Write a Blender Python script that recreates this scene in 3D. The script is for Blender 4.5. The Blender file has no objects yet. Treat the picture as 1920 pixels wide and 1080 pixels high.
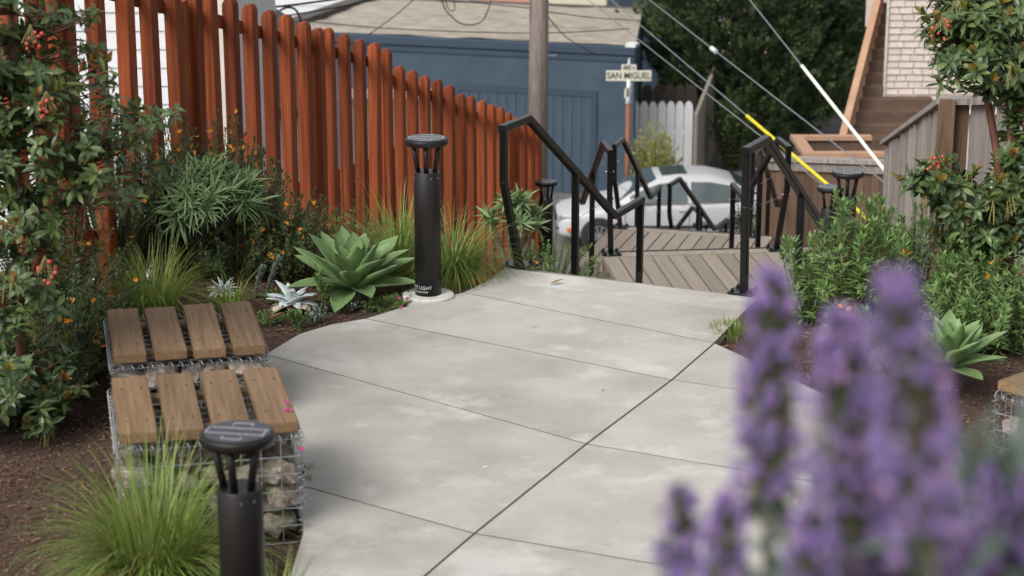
import bpy, bmesh, math, random
from mathutils import Vector, Matrix, noise
R = math.radians
rnd = random.Random(7)

# ------------------------------------------------------------------ camera
S = bpy.context.scene
COL = S.collection
F, TH, CZ = 3733.33, R(15.5), 3.42          # focal length in photo pixels, pitch, eye height over the landing
sT, cT = math.sin(TH), math.cos(TH)
cam = bpy.data.cameras.new('camera'); cam.lens = 70; cam.sensor_width = 36
cam.clip_start = .05; cam.clip_end = 2000
cam.dof.use_dof = True; cam.dof.focus_distance = 13.3; cam.dof.aperture_fstop = 2.8
camo = bpy.data.objects.new('camera', cam); COL.objects.link(camo)
camo.location = (0, 0, CZ); camo.rotation_euler = (R(90) - TH, 0, 0)
S.camera = camo
# ------------------------------------------------------------------ overcast sky and soft sun
W = bpy.data.worlds.new('World'); S.world = W; W.use_nodes = True
nt = W.node_tree; nt.nodes.clear()
out = nt.nodes.new('ShaderNodeOutputWorld'); bg = nt.nodes.new('ShaderNodeBackground')
sky = nt.nodes.new('ShaderNodeTexSky'); sky.sky_type = 'NISHITA'; sky.sun_disc = False
SUN_EL, SUN_AZ = R(44), R(220)               # azimuth clockwise from +Y: behind and left of the camera
sky.sun_elevation = SUN_EL; sky.sun_rotation = SUN_AZ; sky.dust_density = 4; sky.air_density = 1
hsv = nt.nodes.new('ShaderNodeHueSaturation'); hsv.inputs['Saturation'].default_value = .22
nt.links.new(sky.outputs[0], hsv.inputs['Color']); nt.links.new(hsv.outputs[0], bg.inputs['Color'])
bg.inputs['Strength'].default_value = .145
nt.links.new(bg.outputs[0], out.inputs['Surface'])
sl = bpy.data.lights.new('sun', 'SUN'); sl.energy = 1.5; sl.angle = R(30); sl.color = (1, .96, .9)
so = bpy.data.objects.new('sun', sl); COL.objects.link(so)
sd = Vector((math.sin(SUN_AZ) * math.cos(SUN_EL), math.cos(SUN_AZ) * math.cos(SUN_EL), math.sin(SUN_EL)))
so.rotation_euler = (-sd).to_track_quat('-Z', 'Y').to_euler(); so.location = sd * 60
vs = S.view_settings; vs.view_transform = 'Standard'; vs.look = 'None'; vs.gamma = 1; vs.exposure = 0.33
vs.use_curve_mapping = False
S.render.engine = 'CYCLES'

# ------------------------------------------------------------------ helpers
def ray(px, py):
    u = (px - 960) / F; v = (540 - py) / F
    return Vector((u, cT + v * sT, -sT + v * cT))
def G(px, py, z=0.0):                         # where a pixel's ray meets height z
    r = ray(px, py); return r * ((z - CZ) / r.z) + Vector((0, 0, CZ))
def P(px, py, d):                             # a pixel's ray at depth d
    return ray(px, py) * d + Vector((0, 0, CZ))
def lerp(a, b, t): return a + (b - a) * t
def piece(t, pts):
    if t <= pts[0][0]: return pts[0][1]
    for (a, x), (b, y) in zip(pts, pts[1:]):
        if t <= b: return lerp(x, y, (t - a) / (b - a))
    return pts[-1][1]

class MB:
    def __init__(s): s.v = []; s.f = []; s.mi = []; s.cur = 0
    def add(s, vs, fs):
        n = len(s.v); s.v += [tuple(v) for v in vs]; s.f += [tuple(i + n for i in f) for f in fs]
        s.mi += [s.cur] * len(fs)
    def box(s, lo, hi, M=None):
        x0, y0, z0 = lo; x1, y1, z1 = hi
        vs = [Vector(p) for p in ((x0,y0,z0),(x1,y0,z0),(x1,y1,z0),(x0,y1,z0),(x0,y0,z1),(x1,y0,z1),(x1,y1,z1),(x0,y1,z1))]
        if M: vs = [M @ v for v in vs]
        s.add(vs, ((3,2,1,0),(4,5,6,7),(0,1,5,4),(1,2,6,5),(2,3,7,6),(3,0,4,7)))
    def bar(s, a, b, w, h=None, up=Vector((0, 0, 1))):      # rectangular bar a->b
        a = Vector(a); b = Vector(b); h = h or w
        d = (b - a).normalized(); sd = d.cross(up)
        if sd.length < 1e-4: sd = d.cross(Vector((0, 1, 0)))
        sd.normalize(); u = sd.cross(d)
        vs = [p + sd * i * w / 2 + u * j * h / 2 for p in (a, b) for i, j in ((-1,-1),(1,-1),(1,1),(-1,1))]
        s.add(vs, ((3,2,1,0),(4,5,6,7),(0,1,5,4),(1,2,6,5),(2,3,7,6),(3,0,4,7)))
    def tube(s, pts, rad, n=6, cap=True):
        pts = [Vector(p) for p in pts]; m = len(pts)
        rads = rad if isinstance(rad, (list, tuple)) else [rad] * m
        base = []; ref = Vector((.31, .17, .93))
        for i, p in enumerate(pts):
            t = (pts[min(i + 1, m - 1)] - pts[max(i - 1, 0)])
            t = t.normalized() if t.length > 1e-9 else Vector((0, 0, 1))
            a = t.cross(ref)
            if a.length < .05: a = t.cross(Vector((1, 0, 0)))
            a.normalize(); b = t.cross(a)
            for k in range(n):
                an = 2 * math.pi * k / n
                base.append(p + (a * math.cos(an) + b * math.sin(an)) * rads[i])
        fs = [(i*n+k, i*n+(k+1)%n, (i+1)*n+(k+1)%n, (i+1)*n+k) for i in range(m-1) for k in range(n)]
        if cap: fs += [tuple(range(n))[::-1], tuple((m-1)*n+k for k in range(n))]
        s.add(base, fs)
    def lathe(s, prof, n=32, c=(0, 0, 0)):
        vs = []; fs = []; m = len(prof)
        for r, z in prof:
            for k in range(n):
                a = 2 * math.pi * k / n
                vs.append((c[0] + r * math.cos(a), c[1] + r * math.sin(a), c[2] + z))
        for i in range(m - 1):
            for k in range(n): fs.append((i*n+k, i*n+(k+1)%n, (i+1)*n+(k+1)%n, (i+1)*n+k))
        fs += [tuple(range(n))[::-1], tuple((m-1)*n+k for k in range(n))]
        s.add(vs, fs)
    def prism(s, poly, z0, z1):               # polygon (ccw xy) extruded
        n = len(poly)
        vs = [(p[0], p[1], z0) for p in poly] + [(p[0], p[1], z1) for p in poly]
        fs = [tuple(range(n))[::-1], tuple(range(n, 2*n))] + [(i, (i+1)%n, n+(i+1)%n, n+i) for i in range(n)]
        s.add(vs, fs)
    def ball(s, c, r, n=6, m=4, sq=1):
        prof = [(max(1e-4, r*math.sin(math.pi*i/m)), -r*sq*math.cos(math.pi*i/m)) for i in range(m+1)]
        s.lathe(prof, n, c)
    def leaf(s, b, d, nrm, L, w, droop=.2, fold=.25, segs=3, shape=(.0, .8, 1., .0)):
        # pointed leaf with folded midrib, bending towards -nrm
        d = d.normalized(); sd = d.cross(nrm)
        if sd.length < 1e-3: sd = d.cross(Vector((1, .2, .1)))
        sd.normalize(); up = sd.cross(d)
        vs = []; fs = []; rows = []
        for i in range(segs + 1):
            t = i / segs
            p = b + d * (L * t * (1 - .25 * droop * t)) - up * (droop * L * t * t)
            wi = w * .5 * piece(t * (len(shape) - 1), list(enumerate(shape)))
            if i in (0, segs) and wi < 1e-5: rows.append((len(vs),)); vs.append(p)
            else:
                rows.append((len(vs), len(vs)+1, len(vs)+2))
                vs += [p - sd*wi + up*fold*wi, p, p + sd*wi + up*fold*wi]
        for a, c in zip(rows, rows[1:]):
            if len(a) == 1 and len(c) == 3: fs += [(a[0], c[1], c[0]), (a[0], c[2], c[1])]
            elif len(a) == 3 and len(c) == 1: fs += [(a[0], a[1], c[0]), (a[1], a[2], c[0])]
            elif len(a) == 3: fs += [(a[0], a[1], c[1], c[0]), (a[1], a[2], c[2], c[1])]
        s.add(vs, fs)
    def mesh(s, name, mats, smooth=False):
        me = bpy.data.meshes.new(name); me.from_pydata(s.v, [], s.f)
        for m in (mats if isinstance(mats, (list, tuple)) else [mats]): me.materials.append(m)
        if any(s.mi): me.polygons.foreach_set('material_index', s.mi)
        if smooth: me.polygons.foreach_set('use_smooth', [True] * len(me.polygons))
        me.update(); return me
    def obj(s, name, mats, parent=None, smooth=False, loc=None):
        return inst(name, s.mesh(name, mats, smooth), parent, loc)

def inst(name, me, parent=None, loc=None, rot=None, scale=None):
    o = bpy.data.objects.new(name, me); COL.objects.link(o)
    if parent: o.parent = parent
    if loc is not None: o.location = loc
    if rot is not None: o.rotation_euler = rot
    if scale is not None: o.scale = scale
    return o
def tag(o, label, cat, group=None):
    o['label'] = label; o['category'] = cat
    if group: o['group'] = group
    return o
def thing(name, label, cat, loc=(0, 0, 0), rz=0, group=None):
    o = bpy.data.objects.new(name, None); COL.objects.link(o); o.empty_display_size = .1
    o.location = loc; o.rotation_euler = (0, 0, rz)
    return tag(o, label, cat, group)
def struct(o): o['kind'] = 'structure'; return o
def bevel(o, w=.004, seg=1):
    m = o.modifiers.new('bevel', 'BEVEL'); m.width = w; m.segments = seg; m.limit_method = 'ANGLE'; m.angle_limit = R(35)
    return o
def bevel_mesh(me, w, seg=1):
    bm = bmesh.new(); bm.from_mesh(me)
    es = [e for e in bm.edges if len(e.link_faces) == 2 and e.calc_face_angle(0) > R(35)]
    bmesh.ops.bevel(bm, geom=es, offset=w, segments=seg, affect='EDGES', clamp_overlap=True)
    bm.to_mesh(me); bm.free(); return me
def rv(a=1.0): return Vector((rnd.uniform(-a, a), rnd.uniform(-a, a), rnd.uniform(-a, a)))
def rdir():
    while True:
        v = rv()
        if .05 < v.length < 1: return v.normalized()

# ------------------------------------------------------------------ materials
def mat(name, cols, rough=.7, scale=8, detail=6, stretch=(1, 1, 1), bump=0, bscale=None, metal=0, island=False,
        coord='Object', spots=None, trans=0, spec=.5, objrand=0, coat=0):
    m = bpy.data.materials.new(name); m.use_nodes = True
    n = m.node_tree; N = n.nodes; Lk = n.links.new
    b = N['Principled BSDF']; o = N['Material Output']
    b.inputs['Roughness'].default_value = rough; b.inputs['Metallic'].default_value = metal
    b.inputs['Specular IOR Level'].default_value = spec
    if coat: b.inputs['Coat Weight'].default_value = coat; b.inputs['Coat Roughness'].default_value = .08
    ramp = N.new('ShaderNodeValToRGB'); ramp.color_ramp.interpolation = 'LINEAR'
    k = len(cols); e = ramp.color_ramp.elements
    while len(e) < k: e.new(.5)
    for i, c in enumerate(cols):
        e[i].position = (i / (k - 1) if k > 1 else 0) if island else (lerp(.32, .68, i / (k - 1)) if k > 1 else 0)
        e[i].color = (*c, 1)
    if k == 1: e[1].color = (*cols[0], 1)
    tc = N.new('ShaderNodeTexCoord'); mp = N.new('ShaderNodeMapping'); mp.inputs['Scale'].default_value = stretch
    Lk(tc.outputs[coord], mp.inputs['Vector'])
    src = mp.outputs[0]
    if objrand:
        oi = N.new('ShaderNodeObjectInfo'); ad = N.new('ShaderNodeVectorMath'); ad.operation = 'MULTIPLY_ADD'
        Lk(oi.outputs['Random'], ad.inputs[0]); ad.inputs[1].default_value = (37, 53, 71); Lk(src, ad.inputs[2]); src = ad.outputs[0]
    nz = N.new('ShaderNodeTexNoise'); nz.inputs['Scale'].default_value = scale; nz.inputs['Detail'].default_value = detail
    nz.inputs['Roughness'].default_value = .6
    Lk(src, nz.inputs['Vector'])
    if island:
        g = N.new('ShaderNodeNewGeometry'); Lk(g.outputs['Random Per Island'], ramp.inputs['Fac'])
    else: Lk(nz.outputs['Fac'], ramp.inputs['Fac'])
    colout = ramp.outputs['Color']
    if objrand:
        hs = N.new('ShaderNodeHueSaturation'); mr = N.new('ShaderNodeMapRange')
        mr.inputs['To Min'].default_value = 1 - objrand; mr.inputs['To Max'].default_value = 1 + objrand
        Lk(oi.outputs['Random'], mr.inputs['Value']); Lk(mr.outputs[0], hs.inputs['Value']); Lk(colout, hs.inputs['Color']); colout = hs.outputs[0]
    if spots:                                  # (scale, lo, hi, colour, strength): stains with a shape of their own
        for (ss, lo, hi, c, st) in spots:
            n2 = N.new('ShaderNodeTexNoise'); n2.inputs['Scale'].default_value = ss; n2.inputs['Detail'].default_value = 8
            n2.inputs['Roughness'].default_value = .65; Lk(src, n2.inputs['Vector'])
            mr2 = N.new('ShaderNodeMapRange'); mr2.inputs['From Min'].default_value = lo; mr2.inputs['From Max'].default_value = hi
            mr2.inputs['To Max'].default_value = st; Lk(n2.outputs['Fac'], mr2.inputs['Value'])
            mx = N.new('ShaderNodeMix'); mx.data_type = 'RGBA'; Lk(mr2.outputs[0], mx.inputs[0])
            Lk(colout, mx.inputs[6]); mx.inputs[7].default_value = (*c, 1); colout = mx.outputs[2]
    Lk(colout, b.inputs['Base Color'])
    if bump:
        bp = N.new('ShaderNodeBump'); bp.inputs['Strength'].default_value = bump; bp.inputs['Distance'].default_value = .01
        if bscale:
            n3 = N.new('ShaderNodeTexNoise'); n3.inputs['Scale'].default_value = bscale; n3.inputs['Detail'].default_value = 5
            Lk(src, n3.inputs['Vector']); Lk(n3.outputs['Fac'], bp.inputs['Height'])
        else: Lk(nz.outputs['Fac'], bp.inputs['Height'])
        Lk(bp.outputs[0], b.inputs['Normal'])
    if trans:
        tr = N.new('ShaderNodeBsdfTranslucent'); mx = N.new('ShaderNodeMixShader'); mx.inputs[0].default_value = trans
        Lk(colout, tr.inputs['Color']); Lk(b.outputs[0], mx.inputs[1]); Lk(tr.outputs[0], mx.inputs[2]); Lk(mx.outputs[0], o.inputs['Surface'])
    return m
M = {}
M['concrete'] = mat('concrete', [(.345,.326,.292), (.412,.392,.355), (.482,.462,.424)], .85, 1.7, 10, bump=.3, bscale=140, objrand=.045,
    spots=[(3.2, .54, .72, (.62,.61,.58), .6), (.9, .54, .7, (.29,.275,.235), .5), (60, .6, .7, (.22,.21,.18), .45), (1.3, .57, .66, (.64,.64,.61), .5), (9, .66, .72, (.24,.225,.19), .5), (110, .62, .7, (.62,.6,.56), .35)])
M['joint_dirt'] = mat('joint_dirt', [(.025,.02,.015), (.06,.05,.038)], .95, 20)
M['mulch'] = mat('mulch', [(.022,.012,.008), (.055,.028,.018), (.10,.055,.035)], .95, 30, 8, bump=.8, bscale=60,
    spots=[(1.2, .5, .68, (.085,.06,.04), .6)])
M['chips'] = mat('chips', [(.03,.014,.009), (.085,.035,.02), (.14,.065,.04), (.20,.12,.08), (.06,.03,.02)], .9, island=True)
M['slat'] = mat('bench_wood', [(.15,.092,.05), (.20,.128,.073), (.255,.168,.098)], .55, 4, 9, stretch=(16, .55, 16), spec=.2, bump=.1, objrand=.12,
    spots=[(1.1, .6, .75, (.09,.055,.03), .5), (.9, .62, .75, (.33,.26,.19), .4)])
M['redwood'] = mat('red_stained_wood', [(.125,.028,.010), (.205,.048,.016), (.28,.074,.026)], .7, 5, 7, stretch=(7, 7, .5), spec=.2, bump=.15, objrand=.34,
    spots=[(2.5, .6, .72, (.42,.17,.08), .5)])
M['greywood'] = mat('weathered_grey_wood', [(.17,.145,.13), (.29,.255,.23), (.41,.37,.34)], .85, 6, 7, stretch=(7, 7, .5), spec=.2, bump=.2, objrand=.22)
M['brownwood'] = mat('brown_fence_wood', [(.085,.05,.034), (.15,.095,.064), (.21,.145,.105)], .8, 5, 7, stretch=(6, 6, .5), spec=.2, bump=.2, objrand=.18)
M['deck'] = mat('deck_wood', [(.19,.158,.128), (.27,.232,.192), (.345,.305,.258)], .75, 6, 7, stretch=(7, .6, 7), spec=.2, bump=.15, objrand=.16)
M['black'] = mat('black_paint', [(.004,.004,.0045), (.007,.007,.0075)], .3, 30, spec=.4)
M['bollard'] = mat('bollard_coat', [(.012,.0105,.01), (.017,.015,.014)], .42, 60, spec=.35, bump=.03, bscale=500)
M['panel'] = mat('solar_cell', [(.018,.02,.027), (.03,.032,.042)], .25, 14)
M['silverline'] = mat('silver_line', [(.5,.5,.52)], .4)
M['steel'] = mat('galvanised_steel', [(.36,.38,.40), (.55,.57,.6)], .42, 40, metal=.75)
M['footing'] = mat('footing_concrete', [(.5,.49,.46), (.66,.65,.62)], .9, 14, bump=.3, spots=[(6, .55, .7, (.2,.15,.11), .6)])
M['lettering'] = mat('white_print', [(.6,.6,.6)], .6)
M['stone'] = mat('gabion_stone', [(.12,.095,.075), (.24,.205,.17), (.37,.335,.29)], .9, 5, 8, bump=.6, bscale=22, objrand=.45,
    spots=[(3.5, .56, .68, (.26,.15,.08), .65)])
M['asphalt'] = mat('asphalt', [(.10,.097,.092), (.15,.145,.138)], .9, 3, 8, bump=.2, bscale=80)
M['sidewalk'] = mat('sidewalk', [(.27,.26,.24), (.36,.35,.32)], .9, 2, 8)
M['blue'] = mat('blue_stucco', [(.036,.06,.09), (.044,.071,.104), (.053,.083,.12)], .85, 1.5, 8, bump=.3, bscale=40)
M['bluetrim'] = mat('blue_trim', [(.028,.048,.076), (.036,.058,.09)], .8, 3)
M['gravel'] = mat('roof_gravel', [(.24,.21,.165), (.34,.30,.245), (.42,.38,.32)], .95, 5, 12, bump=.5, bscale=40,
    spots=[(.55, .56, .66, (.12,.105,.085), .75), (1.2, .62, .7, (.09,.08,.07), .6)], stretch=(.5, 1, 1))
M['moss'] = mat('tar_edge', [(.05,.045,.042), (.11,.10,.09)], .95, 4)
M['whitepaint'] = mat('white_paint', [(.66,.68,.70), (.76,.77,.78)], .6, 4, objrand=.05)
M['creampaint'] = mat('cream_paint', [(.6,.56,.48), (.7,.66,.58)], .7, 3)
M['shingle'] = mat('cream_shingle', [(.52,.44,.385), (.60,.52,.46), (.66,.58,.52)], .8, 3, objrand=.06, bump=.1)
M['shingle_gap_shade'] = mat('shingle_gap_shade', [(.36,.30,.265)], .9)  # darker backing: building paper, with the shade between shingles put into its colour
M['beigewall'] = mat('beige_wall', [(.24,.205,.17), (.30,.26,.22)], .85, 3)
M['darkwood'] = mat('dark_wood', [(.03,.024,.02), (.05,.04,.034)], .85, 5)
M['greyroof'] = mat('grey_roof', [(.085,.083,.088), (.15,.147,.15), (.2,.195,.2)], .9, 5, 6, stretch=(1, 6, 6))
M['tan'] = mat('tan_painted_wood', [(.40,.235,.145), (.5,.30,.19)], .65, 4)
M['stairbrown'] = mat('brown_stair_paint', [(.085,.05,.034), (.135,.085,.058)], .7, 4)
M['pole'] = mat('pole_wood', [(.16,.13,.115), (.25,.21,.185), (.33,.285,.26)], .9, 5, 8, stretch=(9, 9, .5), bump=.3)
M['rust'] = mat('rust_paint', [(.20,.07,.035), (.30,.12,.06)], .8, 12)
M['signface'] = mat('sign_face', [(.62,.60,.50), (.70,.68,.58)], .5, 8)
M['signink'] = mat('sign_ink', [(.015,.015,.015)], .6)
M['wire'] = mat('guy_wire', [(.25,.27,.29)], .5, metal=.4)
M['cable'] = mat('black_cable', [(.018,.018,.02)], .6)
M['yellow'] = mat('yellow_plastic', [(.70,.60,.03)], .5)
M['whiteguard'] = mat('white_plastic', [(.72,.75,.66)], .5)
M['carpaint'] = mat('silver_car_paint', [(.50,.51,.525), (.54,.55,.565)], .38, 3, metal=0, coat=.35)
M['glass'] = mat('car_glass', [(.07,.095,.105)], .06, spec=.8, coat=.5)
M['rubber'] = mat('rubber', [(.012,.012,.013), (.02,.02,.02)], .8, 30)
M['rim'] = mat('alloy', [(.45,.46,.47)], .35, metal=.7)
M['lens'] = mat('headlight_lens', [(.5,.53,.55)], .1, metal=.3, coat=1)
M['amber'] = mat('amber_lens', [(.7,.16,.02)], .25)
M['plastic'] = mat('dark_trim', [(.03,.03,.032)], .6)
M['reflector'] = mat('windscreen_shade', [(.35,.55,.52)], .5)
# plants
M['arb_leaf'] = mat('arbutus_leaf', [(.045,.078,.026), (.07,.115,.036), (.095,.145,.046), (.055,.095,.04), (.14,.19,.05), (.075,.13,.05), (.11,.155,.05)], .38, island=True, trans=.18)
M['arb_new'] = mat('arbutus_new_leaf', [(.20,.22,.035), (.27,.24,.045), (.33,.12,.04), (.16,.20,.04)], .42, island=True, trans=.3)
M['arb_bark'] = mat('arbutus_bark', [(.09,.035,.022), (.16,.06,.035)], .75, 12, stretch=(3, 3, .6))
M['berry'] = mat('red_berry', [(.45,.04,.035), (.55,.09,.06), (.40,.10,.06)], .4, island=True)
M['tassel'] = mat('flower_tassel', [(.22,.20,.07), (.32,.25,.11)], .8, island=True)
M['monkey'] = mat('monkeyflower_leaf', [(.03,.056,.018), (.05,.088,.026), (.075,.12,.034), (.11,.11,.045)], .55, island=True, trans=.15)
M['shrub'] = mat('shrub_leaf', [(.11,.20,.055), (.155,.26,.075), (.21,.33,.105), (.13,.22,.08)], .5, island=True, trans=.25)
M['orange'] = mat('orange_petal', [(.75,.25,.02), (.80,.34,.035)], .6, island=True, trans=.25)
M['pink'] = mat('pink_petal', [(.6,.09,.30), (.68,.16,.4)], .6, island=True, trans=.2)
M['ech_leaf'] = mat('echium_leaf', [(.12,.20,.075), (.17,.26,.10), (.22,.31,.14), (.14,.22,.10)], .6, island=True, trans=.2)
M['grass'] = mat('grass_blade', [(.12,.21,.03), (.18,.29,.045), (.25,.36,.07), (.33,.36,.11), (.09,.17,.032)], .5, island=True, trans=.3)
M['drygrass'] = mat('dry_grass', [(.36,.28,.13), (.26,.23,.08), (.18,.2,.05)], .7, island=True, trans=.25)
M['agave'] = mat('agave_skin', [(.12,.21,.075), (.165,.26,.10), (.21,.31,.14)], .45, 5, 5, spec=.4, objrand=.12)
M['agave_edge'] = mat('agave_rim', [(.28,.36,.18)], .5)
M['dudleya'] = mat('chalk_leaf', [(.46,.52,.53), (.58,.63,.64), (.5,.55,.54)], .8, 6)
M['dudley_old'] = mat('chalk_leaf_old', [(.42,.36,.24), (.55,.50,.38), (.5,.30,.2)], .85, 4)
M['silverleaf'] = mat('silver_leaf', [(.26,.33,.28), (.36,.42,.36)], .8, island=True)
M['lime'] = mat('lime_leaf', [(.12,.22,.05), (.17,.28,.075)], .5, island=True, trans=.25)
M['stem'] = mat('green_stem', [(.07,.085,.03), (.11,.10,.05)], .8, 10)
M['bark'] = mat('grey_bark', [(.10,.085,.065), (.18,.155,.12)], .9, 14, bump=.3)
M['purple'] = mat('purple_floret', [(.29,.20,.54), (.37,.27,.6), (.46,.35,.65), (.60,.36,.58), (.33,.25,.57), (.55,.44,.64)], .6, island=True, trans=.4)
M['bract'] = mat('echium_bract', [(.12,.18,.06), (.18,.24,.09), (.25,.19,.18), (.15,.21,.08)], .7, island=True, trans=.2)
M['ech_fore'] = mat('echium_grey_leaf', [(.14,.20,.15), (.20,.26,.20)], .65, island=True, trans=.2)
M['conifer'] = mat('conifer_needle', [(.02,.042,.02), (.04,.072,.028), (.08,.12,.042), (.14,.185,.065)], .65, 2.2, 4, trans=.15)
M['bamboo'] = mat('bamboo_leaf', [(.34,.36,.08), (.42,.42,.12), (.26,.31,.08)], .6, island=True, trans=.25)
M['deadleaf'] = mat('dead_leaf', [(.30,.20,.10)], .9)

# ------------------------------------------------------------------ terrain
STX = [(12.6,.76),(14,1.4),(17.2,1.62),(18.5,1.5),(21.4,1.9),(22.9,2.35),(24,2.7),(25.4,3.3),(27,3.3),(28.6,3.0),(34,2.6)]
STZ = [(12.5,0),(14,-1.02),(17.2,-1.02),(18.5,-1.87),(21.4,-1.87),(22.9,-2.89),(24,-2.89),(25.4,-3.91),(27,-3.91),(28.6,-4.8),(34,-6.2)]
def base_h(x, y):
    if y < 13: return piece(y, [(3.4,1.7),(7.2,-.05),(12.7,-.05),(13,-.13)])
    return piece(y, [(13,-.13),(28.7,-4.86),(33.6,-6.3),(58,-6.35),(75,-14),(110,-17),(300,-17),(420,20)])
def terr(x, y):
    h = base_h(x, y)
    if 6.8 < y < 29: h += .035 * noise.noise(Vector((x * 1.3, y * 1.3, 0))) - .012
    s1 = (x - .046) * .429 + (y - 12.9) * .903
    if s1 > .06 and y < 14.2 and -.75 < (x - .76) * .903 - (y - 12.56) * .429 < 1.5:
        h = min(h, piece(s1, [(.06,-.14),(.3,-.75),(1.2,-1.3)]))
    if 12.9 < y < 33:
        dx = abs(x - piece(y, STX)); zs = piece(y, STZ) - .22
        if zs < h: h = lerp(zs, h, min(1, max(0, (dx - 1.0) / .8)))
    return h
def grid_axis(parts):
    r = []
    for a, b, st in parts:
        k = max(1, round((b - a) / st)); r += [a + (b - a) * i / k for i in range(k)]
    return r + [parts[-1][1]]
xs = grid_axis([(-300,-40,40),(-40,-8,3),(-8,9,.22),(9,40,3),(40,300,40)])
ys = grid_axis([(-12,2,1.5),(2,7,.5),(7,30,.22),(30,60,2),(60,440,20)])
t = MB(); nx = len(xs)
t.add([(x, y, terr(x, y)) for y in ys for x in xs],
      [(j*nx+i, j*nx+i+1, (j+1)*nx+i+1, (j+1)*nx+i) for j in range(len(ys)-1) for i in range(nx-1)])
struct(t.obj('ground', M['mulch'], smooth=True))
t = MB(); t.add([(-60,35,-6.24),(60,35,-6.24),(60,56,-6.24),(-60,56,-6.24)], [(0,1,2,3)])
struct(t.obj('street', M['asphalt']))
t = MB(); t.box((-60,33.4,-6.6),(60,35.2,-6.12)); struct(bevel(t.obj('sidewalk', M['sidewalk']), .02))

# ------------------------------------------------------------------ concrete landing, slab by slab
path = bpy.data.objects.new('concrete_path', None); COL.objects.link(path); struct(path)
def g2(px, py): v = G(px, py); return Vector((v.x, v.y))
def slab(pts, gap=.0065):
    pts = [Vector(p) for p in pts]
    ar = sum(a.x*b.y - b.x*a.y for a, b in zip(pts, pts[1:] + pts[:1]))
    if ar < 0: pts.reverse()
    n = len(pts); ins = []
    for i in range(n):
        a, b, c = pts[i-1], pts[i], pts[(i+1) % n]
        d1 = (b - a).normalized(); d2 = (c - b).normalized()
        n1 = Vector((-d1.y, d1.x)); n2 = Vector((-d2.y, d2.x)); m = n1 + n2
        m = m / max(.4, m.dot(n1)) if m.length > .01 else n1
        ins.append(b + m * gap)
    k = MB(); k.prism(ins, -.14, 0.0)
    me = k.mesh('slab', M['concrete'])
    return inst('slab', me, path)
LJ = [g2(660,1196), g2(890,1000), g2(1100,832), g2(1260,712), g2(1340,643)]
LE = {k: g2(*v) for k, v in dict(a=(590,1300), b=(566,1000), j1=(556,908), c=(520,760), j2=(497,664), d=(560,626), e=(620,608), j3=(685,597),
      f=(740,580), g=(800,566), j4=(868,548), h=(890,538), j5=(912,526), e0=(945,502)).items()}
near_l = Vector((-.95, 6.9)); near_j = Vector((-.62, 6.95))
slab([LE['j1'], LE['b'], near_l, Vector((LJ[0].x - .1, 6.9)), LJ[0], LJ[1]])
slab([LE['j2'], LE['c'], LE['j1'], LJ[1], LJ[2]])
slab([LE['j3'], LE['e'], LE['d'], LE['j2'], LJ[2], LJ[3]])
slab([LE['j4'], LE['g'], LE['f'], LE['j3'], LJ[3], LJ[4]])
RE5 = g2(1397,584); RE0 = g2(1424,558)
slab([LE['j5'], LE['h'], LE['j4'], LJ[4], RE5])
slab([LE['e0'], LE['j5'], RE5, RE0])
rj3 = g2(1590,760); rj2 = g2(1850,957); rj1 = g2(1900,1170)
slab([LJ[4], LJ[3], rj3, g2(1397,669)])
slab([LJ[3], LJ[2], rj2, g2(1860,890), g2(1722,830), rj3])
slab([LJ[2], LJ[1], rj1, g2(2010,1010), rj2])
slab([LJ[1], LJ[0], Vector((LJ[0].x - .1, 6.9)), Vector((2.1, 6.9)), rj1])
t = MB(); t.add([(*LE['j2'], -.0025), (*LE['b'], -.0025), (-.7, 7.0, -.0025), (1.6, 7.0, -.0025), (*rj1, -.0025), (*rj2, -.0025), (*rj3, -.0025), (*LJ[4], -.0025), (*RE5, -.0025), (*LE['h'], -.0025), (*LE['g'], -.0025), (*LE['e'], -.0025)],
      [tuple(range(12))]); t.obj('joint_filler', M['joint_dirt'], path)

# ------------------------------------------------------------------ timber stairway
stair = thing('timber_stairway', 'weathered timber stairway of plank landings zigzagging down from the concrete path', 'stairs')
def hd(phi): return Vector((math.sin(phi), math.cos(phi), 0)), Vector((math.cos(phi), -math.sin(phi), 0))
FL = []   # left corner, heading, width, top z, risers
for L, ph, w, z, nr in (((.046,12.9),25.4,1.586,0,6), ((.878,17.14),-6,1.5,-1.02,5), ((1.21,21.6),16,1.45,-1.87,6),
                        ((2.05,24.2),23,1.45,-2.89,6), ((2.62,27.0),-12,1.45,-3.91,5)):
    FL.append((Vector((L[0], L[1], z)), R(ph), w, z, nr))
TREAD = .28
bm_ = MB(); bm_.box((-.5,-.5,-.5),(.5,.5,.5)); UNIT = {}
def unit(mkey):
    if mkey not in UNIT:
        k = MB(); k.box((-.5,-.5,-.5),(.5,.5,.5)); UNIT[mkey] = k.mesh('block_' + mkey, M[mkey])
    return UNIT[mkey]
def boxpart(name, mkey, parent, c, size, rz=0):
    return inst(name, unit(mkey), parent, c, (0, 0, rz), size)
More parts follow.
